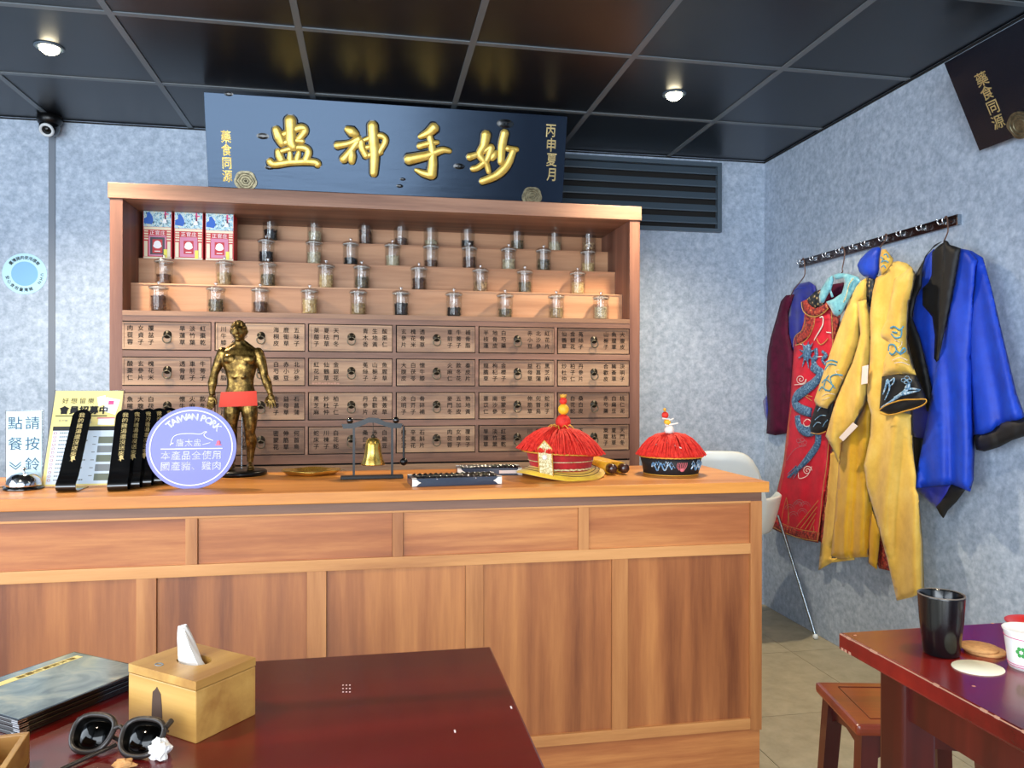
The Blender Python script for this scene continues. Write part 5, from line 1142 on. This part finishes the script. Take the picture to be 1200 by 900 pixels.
for L_ in ([(60, 830), (90, 815), (130, 820)], [(150, 690), (130, 700), (170, 740)], [(60, 850), (100, 835)]): deco(m, A_(L_), .0015, dsl, .005)
m.build('thread_embroidery', 'emb_white', g, world=True)
cloth('placket_edge', A_([(300, 205), (330, 215), (328, 260), (316, 310), (312, 330), (305, 300)]), 'floral_dark', g, .11, .001, puff=.004, step=2.4)
o, dcol = cloth('collar_lining', A_([(245, 138), (262, 105), (290, 76), (325, 48), (352, 42), (368, 50), (362, 90), (360, 150), (352, 185), (335, 212), (302, 206), (275, 194), (255, 172)]), 'royal', g, .13, .004, 24, puff=.03, step=2.4)
o, dco = cloth('collar', A_([(374, 56), (392, 54), (410, 76), (432, 105), (425, 130), (400, 165), (372, 190), (362, 150), (364, 100)]), 'yellow_robe', g, .13, .003, 24, puff=.015, step=2.2)
m = MB()
for L_ in ([(385, 85), (400, 80), (410, 100)], [(375, 120), (395, 115), (410, 125)], [(372, 150), (385, 140), (395, 155)], [(368, 95), (380, 105), (372, 125)]): deco(m, A_(L_), .003, dco, .005)
m.build('collar_embroidery', 'emb_teal', g, world=True)
m = MB(); vs = [surf(*q, .142) for q in A_([(272, 672), (303, 664), (298, 762), (266, 768)])]; m.add(vs+[v_+Vector((.002, 0, 0)) for v_ in vs], [(0, 1, 2, 3), (7, 6, 5, 4), (0, 4, 5, 1), (1, 5, 6, 2), (2, 6, 7, 3), (3, 7, 4, 0)]); m.build('care_tag', 'tag', g, world=True)
m = MB(); vs = [surf(*q, .14) for q in B_2([(124, 160), (185, 94), (206, 110), (142, 176)])]; m.add(vs+[v_+Vector((.002, 0, 0)) for v_ in vs], [(0, 1, 2, 3), (7, 6, 5, 4), (0, 4, 5, 1), (1, 5, 6, 2), (2, 6, 7, 3), (3, 7, 4, 0)]); m.build('care_tag', 'tag', g, world=True)
hanger(g, 0, 1038, [(1037, 282), (1034, 286), (1031, 291)])

# royal blue robe
g = garment('blue_robe', 'royal blue robe with black lapels and black cuffs, rightmost garment on the rack', 1110, 605)
cloth('back_hem', [(1066, 470), (1098, 430), (1092, 490), (1082, 530), (1074, 562), (1070, 512)], 'royal_dark', g, .02, .004, puff=.008)
cloth('back_hem_band', [(1070, 512), (1083, 514), (1078, 545), (1073, 566)], 'black_satin', g, .035, .002, puff=.008, step=2.5)
cloth('inner_lining', [(1083, 302), (1094, 292), (1098, 310), (1098, 360), (1100, 420), (1097, 470), (1092, 470), (1084, 430), (1076, 398), (1067, 374), (1071, 352), (1078, 336)], 'royal', g, .035, .004, 16, puff=.008)
cloth('lapel_back', C_([(265, 100), (225, 125), (190, 160), (188, 280), (170, 320), (140, 350), (140, 440), (190, 500), (205, 600), (200, 720), (215, 740), (240, 600), (250, 400), (275, 200)]), 'black_satin', g, .05, .003, 20, puff=.012)
cloth('left_lapel', [(1103, 283), (1092, 291), (1084, 300), (1080, 316), (1079, 335), (1072, 350), (1068, 372), (1077, 395), (1084, 425), (1091, 453), (1094, 482), (1086, 482), (1078, 458), (1069, 422), (1062, 393), (1063, 367), (1068, 331), (1077, 314), (1086, 298), (1095, 287)], 'black_satin', g, .055, .003, 20, puff=.012)
o, dbs = cloth('sleeve', [(1124, 291), (1138, 294), (1151, 302), (1161, 338), (1174, 393), (1190, 460), (1200, 488), (1199, 492), (1186, 493), (1174, 497), (1163, 505), (1152, 509), (1140, 511), (1136, 480), (1136, 420), (1137, 360), (1140, 335), (1135, 310)], 'royal', g, .085, .013, 34, ph=.5, slope=-.12)
cloth('cuff', [(1200, 489), (1212, 488), (1214, 508), (1200, 511), (1185, 516), (1170, 524), (1153, 529), (1144, 527), (1140, 510), (1152, 508), (1163, 504), (1174, 496), (1186, 492)], 'black_satin', g, .085, .004, 24, puff=.015)
o, dbf = cloth('robe_front', [(1123, 291), (1134, 293), (1145, 305), (1142, 325), (1139, 350), (1138, 420), (1139, 490), (1141, 530), (1140, 562), (1136, 576), (1126, 572), (1116, 568), (1100, 569), (1086, 571), (1071, 572), (1076, 545), (1083, 510), (1091, 465), (1098, 425), (1106, 388), (1114, 349), (1120, 312)], 'royal', g, .10, .014, 30, slope=-.08, ph=1.4)
cloth('hem_tail', [(1070, 570), (1086, 569), (1100, 567), (1116, 567), (1112, 580), (1103, 592), (1098, 596), (1084, 584)], 'royal_dark', g, .07, .003, 22, puff=.01)
cloth('hem_band', [(1115, 567), (1131, 573), (1120, 588), (1110, 598), (1105, 607), (1101, 602), (1097, 594), (1105, 583)], 'black_satin', g, .075, .003, 22, puff=.01)
cloth('right_lapel', [(1106, 281), (1110, 283), (1112, 287), (1117, 288), (1125, 291), (1121, 312), (1114, 350), (1106, 388), (1099, 422), (1097, 424), (1100, 385), (1101, 345), (1105, 305)], 'black_satin', g, .115, .004, 30, puff=.012)
hanger(g, 0, 1108, [(1111, 268), (1110, 274), (1107, 281), (1106, 284)])

# ================================================================ TABLES
ZTB = .75
# foreground left table
tb = thing('dining_table', 'dark red lacquered dining table in the left foreground', 'table', (-.45, .6, 0))
m = MB(); m.box(-1.25, .202, -.1, 1.297, ZTB-.028, ZTB, bev=.003); m.build('tabletop', 'red_wood', tb, world=True)
m = MB(); m.box(-1.2, .15, 1.235, 1.255, ZTB-.11, ZTB-.028); m.box(-1.2, .15, -.06, -.04, ZTB-.11, ZTB-.028); m.box(.13, .15, -.04, 1.235, ZTB-.11, ZTB-.028); m.box(-1.2, -1.18, -.04, 1.235, ZTB-.11, ZTB-.028); m.build('apron', 'red_wood', tb, world=True)
for x in (-1.2, .09):
    for y in (-.05, 1.195): m = MB(); m.box(x, x+.06, y, y+.06, 0, ZTB-.03, bev=.004); m.build('leg', 'red_leg', tb, world=True)
m = MB()
for i in range(3):
    for j in range(3): q = W(402+4*i, 803+4*j, Z=ZTB); m.lathe([(0, .0004), (.0011, .0004), (.0011, 0)], q, 8)
for px, py in ((599, 829), (533, 857)): q = W(px, py, Z=ZTB); m.box(q.x-.001, q.x+.001, q.y-.004, q.y+.004, ZTB, ZTB+.0003)
stuff(m.build('white_specks', 'white_ink', tb, world=True))
# right table
tb = thing('dining_table', 'dark red dining table with worn edges at the right, carrying mug and paper cup', 'table', (1.35, .65, 0))
x0, y1 = .838, 1.2585
m = MB(); m.box(x0, 2.06, 0.02, y1, ZTB-.03, ZTB, bev=.004); m.build('tabletop', 'red_wood', tb, world=True)
m = MB(); m.box(x0+.07, 2.0, y1-.08, y1-.055, ZTB-.115, ZTB-.03); m.box(x0+.055, x0+.075, .1, y1-.055, ZTB-.115, ZTB-.03); m.box(x0+.07, 2.0, .08, .1, ZTB-.115, ZTB-.03); m.box(1.98, 2.0, .1, y1-.08, ZTB-.115, ZTB-.03); m.build('apron', 'red_leg', tb, world=True)
for x in (x0+.045, 1.955):
    for y in (.075, y1-.115):
        m = MB(); m.box(x, x+.062, y, y+.062, 0, ZTB-.03, bev=.005); m.build('leg', 'red_leg', tb, world=True)
m = MB()
m.box(x0-.0003, x0+.0006, .03, y1-.004, ZTB-.0022, ZTB-.0006)  # continuous pale line is a painted edge highlight; the chips follow
for y_ in (1.235, 1.17, 1.163, 1.02, .93, .905, .86, .8, .7): m.box(x0-.0004, x0+.0022, y_-.004-.008*random.random(), y_, ZTB-.003, ZTB+.0003)
for y_ in (1.25, 1.24, 1.228): m.box(x0-.0006, x0+.001, y_-.006, y_, ZTB-.0285, ZTB-.024)
for px, py in ((1002, 744.5), (1163, 730.5), (1141, 804)): q = W(px, py, Z=ZTB); m.lathe([(0, .0006), (.002, .0005), (.003, 0)], q, 7)
stuff(m.build('worn_edge_and_highlight', 'chip_and_highlight', tb, world=True))
# stool
s0 = W(952, 806, Z=.45); s1 = W(1140, 866, Z=.45); s2 = W(1065, 802, Z=.45)
e1_ = (s1-s0); ang = math.atan2(e1_.y, e1_.x)
t = thing('wooden_stool', 'reddish wooden stool with splayed legs standing behind the right table', 'stool', (s0.x+.165, s0.y-.12, 0), math.radians(-12))
hw, hd_ = .165, .125
m = MB(); m.box(-hw, hw, -hd_, hd_, .425, .45, bev=.008); m.build('seat', 'red_seat', t)
m = MB()
for a, b in (((-hw+.045, -hd_+.035), (hw-.045, -hd_+.035)), ((hw-.045, -hd_+.035), (hw-.045, hd_-.035)), ((hw-.045, hd_-.035), (-hw+.045, hd_-.035)), ((-hw+.045, hd_-.035), (-hw+.045, -hd_+.035))): m.tube([(a[0], a[1], .4503), (b[0], b[1], .4503)], .0012, 5, sm=False)
m.build('groove', 'red_leg', t)
for sx in (-1, 1):
    for sy in (-1, 1):
        m = MB(); a, b = Vector((sx*(hw-.035), sy*(hd_-.03), .426)), Vector((sx*(hw-.01), sy*(hd_-.008), 0)); w_ = .019; vs = []
        for q, ww in ((b, w_*.85), (a, w_)): vs += [q+Vector((i*ww, j*ww, 0)) for i, j in ((-1, -1), (1, -1), (1, 1), (-1, 1))]
        m.add(vs, [(3, 2, 1, 0), (4, 5, 6, 7)]+[(k, (k+1) % 4, 4+(k+1) % 4, 4+k) for k in range(4)]); m.build('leg', 'red_leg', t)
for sy in (-1, 1):
    P_ = [(-hw+.04, .425), (hw-.04, .425), (hw-.04, .36), (hw-.07, .375), (hw-.1, .386), (0, .392), (-hw+.1, .386), (-hw+.07, .375), (-hw+.04, .36)]
    m = MB(); m.prism(P_, lambda a, b, w: Vector((a, sy*(hd_-.03)-.008+w, b)), .016); m.build('apron', 'red_leg', t)
for sx in (-1, 1):
    P_ = [(-hd_+.035, .425), (hd_-.035, .425), (hd_-.035, .36), (hd_-.06, .378), (0, .39), (-hd_+.06, .378), (-hd_+.035, .36)]
    m = MB(); m.prism(P_, lambda a, b, w: Vector((sx*(hw-.035)-.008+w, a, b)), .016); m.build('apron', 'red_leg', t)

# ---- things on the right table
TZ = lambda px, py: W(px, py, Z=ZTB)
p = TZ(1103, 766)
t = thing('ceramic_mug', 'tall glossy black ceramic mug with a brown rim on the right table', 'mug', p)
m = MB(); m.lathe([(0, 0), (.026, 0), (.028, .003), (.0335, .06), (.036, .098), (.036, .100), (.0345, .101), (.0325, .098), (.030, .06), (.025, .008), (0, .006)], n=40); m.build('cup_body', 'mug', t)
m = MB(); m.tube([(.0352*math.cos(2*PI*i/48), .0352*math.sin(2*PI*i/48), .1003) for i in range(48)], .0012, 6, closed=True); m.build('rim', 'mug_rim', t)
p = TZ(1150, 766); t = MB(); t.lathe([(0, 0), (.030, 0), (.0305, .002), (.0305, .005), (0, .0055)], n=36); o = t.build('cork_coaster', 'cork'); o.location = p+Vector((.012, .006, 0)); tag(o, 'lower round cork coaster of the pair behind the black mug', 'coaster', 'cork coasters')
t = MB(); t.lathe([(0, 0), (.029, 0), (.0295, .002), (.0295, .004), (0, .0045)], n=36); o = t.build('cork_coaster', 'cork'); o.location = p+Vector((.003, .008, .0057)); tag(o, 'upper round cork coaster of the pair behind the black mug', 'coaster', 'cork coasters')
p = TZ(1146, 783); t = MB(); t.lathe([(0, 0), (.039, 0), (.0395, .0008), (.039, .0016), (0, .0016)], n=44, fn=lambda q, a: Vector((q.x, q.y*.86, q.z))); o = t.build('cardboard_disc', 'cream_card'); o.location = p; tag(o, 'flat cream oval card disc in front of the black mug', 'coaster')
p = TZ(1204, 782)
t = thing('paper_cup', 'white paper cup with green clover print and pink rings at the right frame edge', 'cup', p)
m = MB(); m.lathe([(0, .003), (.0245, .003), (.0245, 0), (.0255, 0), (.0275, .01), (.033, .056), (.035, .059), (.0355, .061), (.0345, .062), (.0325, .058), (.026, .01), (0, .008)], n=40); m.build('cup_body', 'cup', t)
m = MB()
for z, r_ in ((.05, .0326), (.008, .0273), (.0045, .0265)): m.tube([(r_*math.cos(2*PI*i/48), r_*math.sin(2*PI*i/48), z) for i in range(48)], .0006, 5, closed=True)
m.build('pink_ring', 'pink_print', t)
m = MB(); c_ = math.radians(-150)
def cyl(th, z): r_ = .0275+.0055*(z-.01)/.046+.0008; return Vector((r_*math.cos(th), r_*math.sin(th), z))
for k in range(6):
    q = 2*PI*k/6; ct_, cz = c_+.17*math.cos(q), .03+.006*math.sin(q); m.add([cyl(ct_+.09*math.cos(2*PI*i/8), cz+.0034*math.sin(2*PI*i/8)) for i in range(8)], [tuple(range(8))])
m.build('clover_print', 'green', t)
m = MB(); row(m, 'HOCHI', .5, .043, .0055, lambda u, v: cyl(c_+.25+(u-.5)/.032, v)); m.build('lettering', 'ink', t)
p = TZ(1204, 742)
t = thing('red_bowl', 'shallow red plastic bowl behind the paper cup at the right edge', 'bowl', p+Vector((.02, .0, 0)))
m = MB(); m.lathe([(0, .002), (.03, .002), (.04, .012), (.05, .016), (.0505, .018), (.048, .0185), (.038, .015), (.028, .005), (0, .005)], n=40); m.build('bowl_body', 'red_plastic', t)

# ---- things on the left table
# menus
A0 = W(88, 763, Z=.772); dA = (W(0, 793, Z=.772)-A0); dA.z = 0; dA.normalize(); dC = Vector((-dA.y, dA.x, 0)); 
if dC.x < 0: dC = -dC
C0 = W(157, 790, Z=.772); wC = (C0-A0).dot(dC); lM = .20
for k in range(4):
    z0 = ZTB+.0055*k; ofs = Vector((random.uniform(-.002, .002), random.uniform(-.002, .002), 0))
    t = thing('menu', ['bottom black-edged menu of the stack beside the tissue box', 'second black-edged menu from the bottom of the stack', 'third black-edged menu from the bottom of the stack', 'topmost menu of the stack, cover print of a grey landscape with cream title strip'][k], 'menu', A0+ofs+(dA*lM+dC*wC)/2-Vector((0, 0, A0.z-z0)), math.atan2(dC.y, dC.x), 'menus stacked on the table')
    hwm, hlm = wC/2, lM/2
    m = MB(); m.box(-hwm, hwm, -hlm, hlm, 0, .0052, bev=.001); m.build('cover', 'plastic_black', t)
    m = MB()
    for q in (.001, .0035): m.box(hwm-.012, hwm+.0005, -hlm-.0005, -hlm+.012, q, q+.001)
    m.build('metal_corner', 'chrome', t)
    if k == 3:
        m = MB(); m.box(-hwm+.004, hwm-.004, -hlm+.004, hlm-.004, .0052, .0056); m.build('cover_print', 'menu', t)
        m = MB(); m.box(-hwm+.022, -hwm+.036, -hlm+.004, hlm-.012, .0056, .0059); m.build('title_strip', 'yellow_print', t)
        m = MB(); column(m, '唐太盅養生雞湯', 0, hlm-.02, .012, lambda u, v: Vector((-hwm+.029+u, v, .0062)), off=.01); m.build('lettering', 'gold_rope', t)
# bamboo tissue box
c0, cl, cr = W(229.5, 872, Z=ZTB), W(150.5, 846, Z=ZTB), W(286, 833.5, Z=ZTB)
vx = (c0-cl); vy = (cr-c0); an = math.atan2(vx.y, vx.x)
LX, LY = vx.length, vy.dot(Vector((-math.sin(an), math.cos(an), 0)))
t = thing('tissue_box', 'bamboo tissue box with a dark stamped mark and a white tissue sticking out', 'tissue box', cl, an); H = .078
m = MB(); m.box(0, LX, 0, LY, 0, H-.012, bev=.0015); m.build('body', 'bamboo', t)
m = MB(); NN = 32; cx, cy, ra, rb_ = LX*.5, LY*.52, .027, .018; zt = H
ring = [(cx+ra*math.cos(2*PI*i/NN), cy+rb_*math.sin(2*PI*i/NN)) for i in range(NN)]
def rectpt(a): 
    c, s_ = math.cos(a), math.sin(a); k = min((LX/2)/abs(c) if abs(c) > 1e-6 else 9, (LY/2)/abs(s_) if abs(s_) > 1e-6 else 9); return (LX/2+c*k, LY/2+s_*k)
out = [rectpt(2*PI*i/NN) for i in range(NN)]
for cq in ((0, 0), (LX, 0), (LX, LY), (0, LY)): kq = min(range(NN), key=lambda i: (out[i][0]-cq[0])**2+(out[i][1]-cq[1])**2); out[kq] = cq
vs = [Vector((*q, zt)) for q in out]+[Vector((*q, zt)) for q in ring]+[Vector((*q, zt-.011)) for q in out]+[Vector((*q, zt-.011)) for q in ring]; fs = []
for i in range(NN): j = (i+1) % NN; fs += [(i, j, NN+j, NN+i), (2*NN+i, 3*NN+i, 3*NN+j, 2*NN+j), (i, 2*NN+i, 2*NN+j, j), (NN+i, NN+j, 3*NN+j, 3*NN+i)]
m.add(vs, fs); m.build('lid', 'bamboo_y', t)
m = MB()
m.prism([(LX*.44+a, b) for a, b in ((-.013, .006), (-.0105, .012), (-.0098, .03), (-.0085, .046), (-.0035, .05), (0, .054), (.0035, .05), (.0075, .046), (.0095, .03), (.0105, .012), (.013, .006), (.024, .002), (.022, -.001), (-.013, .001))], lambda a, b, w: Vector((a, -.0004+w, b+.004)), .0005); m.build('dark_stamp', 'stamp', t)
m = MB(); m.tube([(LX*.3+.006*math.cos(2*PI*i/14), LY*.17+.004*math.sin(2*PI*i/14), H+.0002) for i in range(14)], .001, 4, closed=True); m.build('round_mark', 'grey_print', t)
# tissue: a folded, twisted sheet rising from the slot
m = MB(); NU, NV = 14, 12; vs = []
for j in range(NV+1):
    v = j/NV; wid = .020*(1-v)**.7+.007; cxx = cx+.004-.022*v**1.3-.004; z = H-.014+.058*v
    for i in range(NU+1):
        u = i/NU-.5; vs.append(Vector((cxx+u*2*wid*(1-.2*v)+.0, cy+.010*math.sin(u*7+2*v)*(1-.6*v)+.002*math.sin(u*21), z+(.010*u*(1 if u > 0 else -.2)*-1.4)*(v))))
vs2 = [v_+Vector((.0003, .0010, 0)) for v_ in vs]; K = NU+1; fs = []
for j in range(NV):
    for i in range(NU): a = j*K+i; fs += [(a, a+1, a+K+1, a+K), (len(vs)+a, len(vs)+a+K, len(vs)+a+K+1, len(vs)+a+1)]
m.add(vs+vs2, fs, 0, True); o = m.build('tissue_sheet', 'tissue', t)
# sunglasses
cL, cR_ = W(108, 861, Z=ZTB+.018), W(166, 866, Z=ZTB+.018)
gd = (cR_-cL); ga = math.atan2(gd.y, gd.x); mid = (cL+cR_)/2
t = thing('sunglasses', 'dark sunglasses with smoky brown frames lying in front of the tissue box', 'sunglasses', (mid.x, mid.y, ZTB), ga, rx=0)
g2 = gd.length/2
tl2 = Matrix.Rotation(math.radians(-38), 4, 'X')   # lenses lean back
def lensP(i, s_, k=1.):
    a = 2*PI*i/28; e = 2.6; c, sn = math.cos(a), math.sin(a); r_ = 1/((abs(c)**e+abs(sn)**e)**(1/e))
    x = .0265*r_*c*k; z = .0215*r_*sn*k; x *= 1+.12*sn; return Vector((s_*x, 0, z))
for s_ in (-1, 1):
    P_ = [tl2 @ (lensP(i, s_)) + Vector((s_*g2, 0, .020)) for i in range(28)]
    m = MB(); m.tube(P_, .0034, 8, closed=True); m.build('rim', 'sung_frame', t)
    m = MB(); nrm = tl2 @ Vector((0, -1, 0)); P2 = [tl2 @ (lensP(i, s_, .94)) + Vector((s_*g2, 0, .020)) for i in range(28)]; cz = sum(P2, Vector())/28
    m.add([q+nrm*.0006 for q in P2]+[cz+nrm*.0035]+[q-nrm*.0006 for q in P2]+[cz+nrm*.002], [(i, (i+1) % 28, 28) for i in range(28)]+[(29+(i+1) % 28, 29+i, 57) for i in range(28)]+[(i, 29+i, 29+(i+1) % 28, (i+1) % 28) for i in range(28)], 0, True); m.build('lens', 'lens', t)
m = MB(); m.tube(smooth([tl2 @ Vector((-g2+.026, 0, .006))+Vector((0, 0, .02)), tl2 @ Vector((0, -.001, .010))+Vector((0, 0, .02)), tl2 @ Vector((g2-.026, 0, .006))+Vector((0, 0, .02))], 4), .0028, 8); m.build('bridge', 'sung_frame', t)
for s_, tip in ((-1, (-.02, -.11)), (1, (-.03, .02))):
    a = tl2 @ Vector((s_*(g2+.026), 0, .013))+Vector((0, 0, .02))
    if s_ < 0: Q = [a, a+Vector((.004, .006, -.002)), Vector((-.0, .012, .006)), Vector((.03, .014, .004))]
    else: Q = [a, a+Vector((.0, .008, .0)), Vector((-.004, -.008, .0045)), Vector((-.03, -.065, .0035)), Vector((-.036, -.078, .003))]
    if s_ > 0: Q = [Vector((-.004, .004, .006)), Vector((-.018, -.03, .005)), Vector((-.034, -.07, .0035))]; 
    m = MB(); m.tube(smooth(Q, 4), .0026, 7); m.build('temple_arm', 'sung_frame', t)
m = MB(); a = tl2 @ Vector((g2+.027, -.001, .013))+Vector((0, 0, .02)); m.tube([a, a+Vector((.0, .012, .003))], .0036, 7); m.ball(a+Vector((.0, -.003, 0)), .0018, n=6); m.build('hinge', 'sung_frame', t)
# crumpled tissue
def crumple(name, px, py, r_, lab, mat, sc=(1, 1, 1), seed=1):
    rg = random.Random(seed); m = MB(); n_ = 14; mm_ = 9; q0 = W(px, py, Z=ZTB)
    def ff(p_, a): k = 1+.22*math.sin(3*a+p_.z*400+seed)+.16*rg.uniform(-1, 1); return Vector((p_.x*k*sc[0], p_.y*k*sc[1], max(-r_*.75, p_.z*k)*sc[2]))
    m.lathe([(r_*math.sin(PI*j/mm_), -r_*math.cos(PI*j/mm_)) for j in range(mm_+1)], (0, 0, 0), n_, fn=ff, sm=False)
    zm = min(v_[2] for v_ in m.v); m.v = [(v_[0], v_[1], v_[2]-zm) for v_ in m.v]; o = m.build(name, mat); o.location = (q0.x, q0.y, ZTB+.0002); tag(o, lab, 'tissue' if mat == 'tissue' else 'crumb'); return o
crumple('crumpled_tissue', 188, 888, .0125, 'small crumpled white tissue below the right lens of the sunglasses', 'tissue', (1, 1, 1.0))
crumple('nut_shell', 146, 900, .008, 'small tan nut shell at the bottom edge below the sunglasses', 'cork', (1.5, .8, .7), 3)
# wooden tray corner at lower left
q0, q1, q2 = W(44.5, 862, Z=ZTB+.035), W(0, 864, Z=ZTB+.035), W(43, 885, Z=ZTB)
t = thing('wooden_tray', 'pale wooden tray whose corner shows at the lower left of the table', 'tray', (q0.x-.09, q0.y-.09, ZTB), math.radians(8))
m = MB(); m.box(-.09, .09, -.09, .09, 0, .004); m.build('tray_floor', 'bamboo', t)
for a in ((-.09, .09, .083, .09), (-.09, .09, -.09, -.083), (-.09, -.083, -.083, .083), (.083, .09, -.083, .083)): m = MB(); m.box(*a, .004, .036, bev=.001); m.build('tray_side', 'bamboo', t)
m = MB(); m.ball((0, 0, 0), .022, n=18, sc=(1.3, 1, .8)); o = m.build('dark_pouch', 'sung_frame'); o.location = (q0.x-.055, q0.y-.045, ZTB+.004+.0176); tag(o, 'rounded dark pouch lying inside the pale wooden tray', 'pouch')
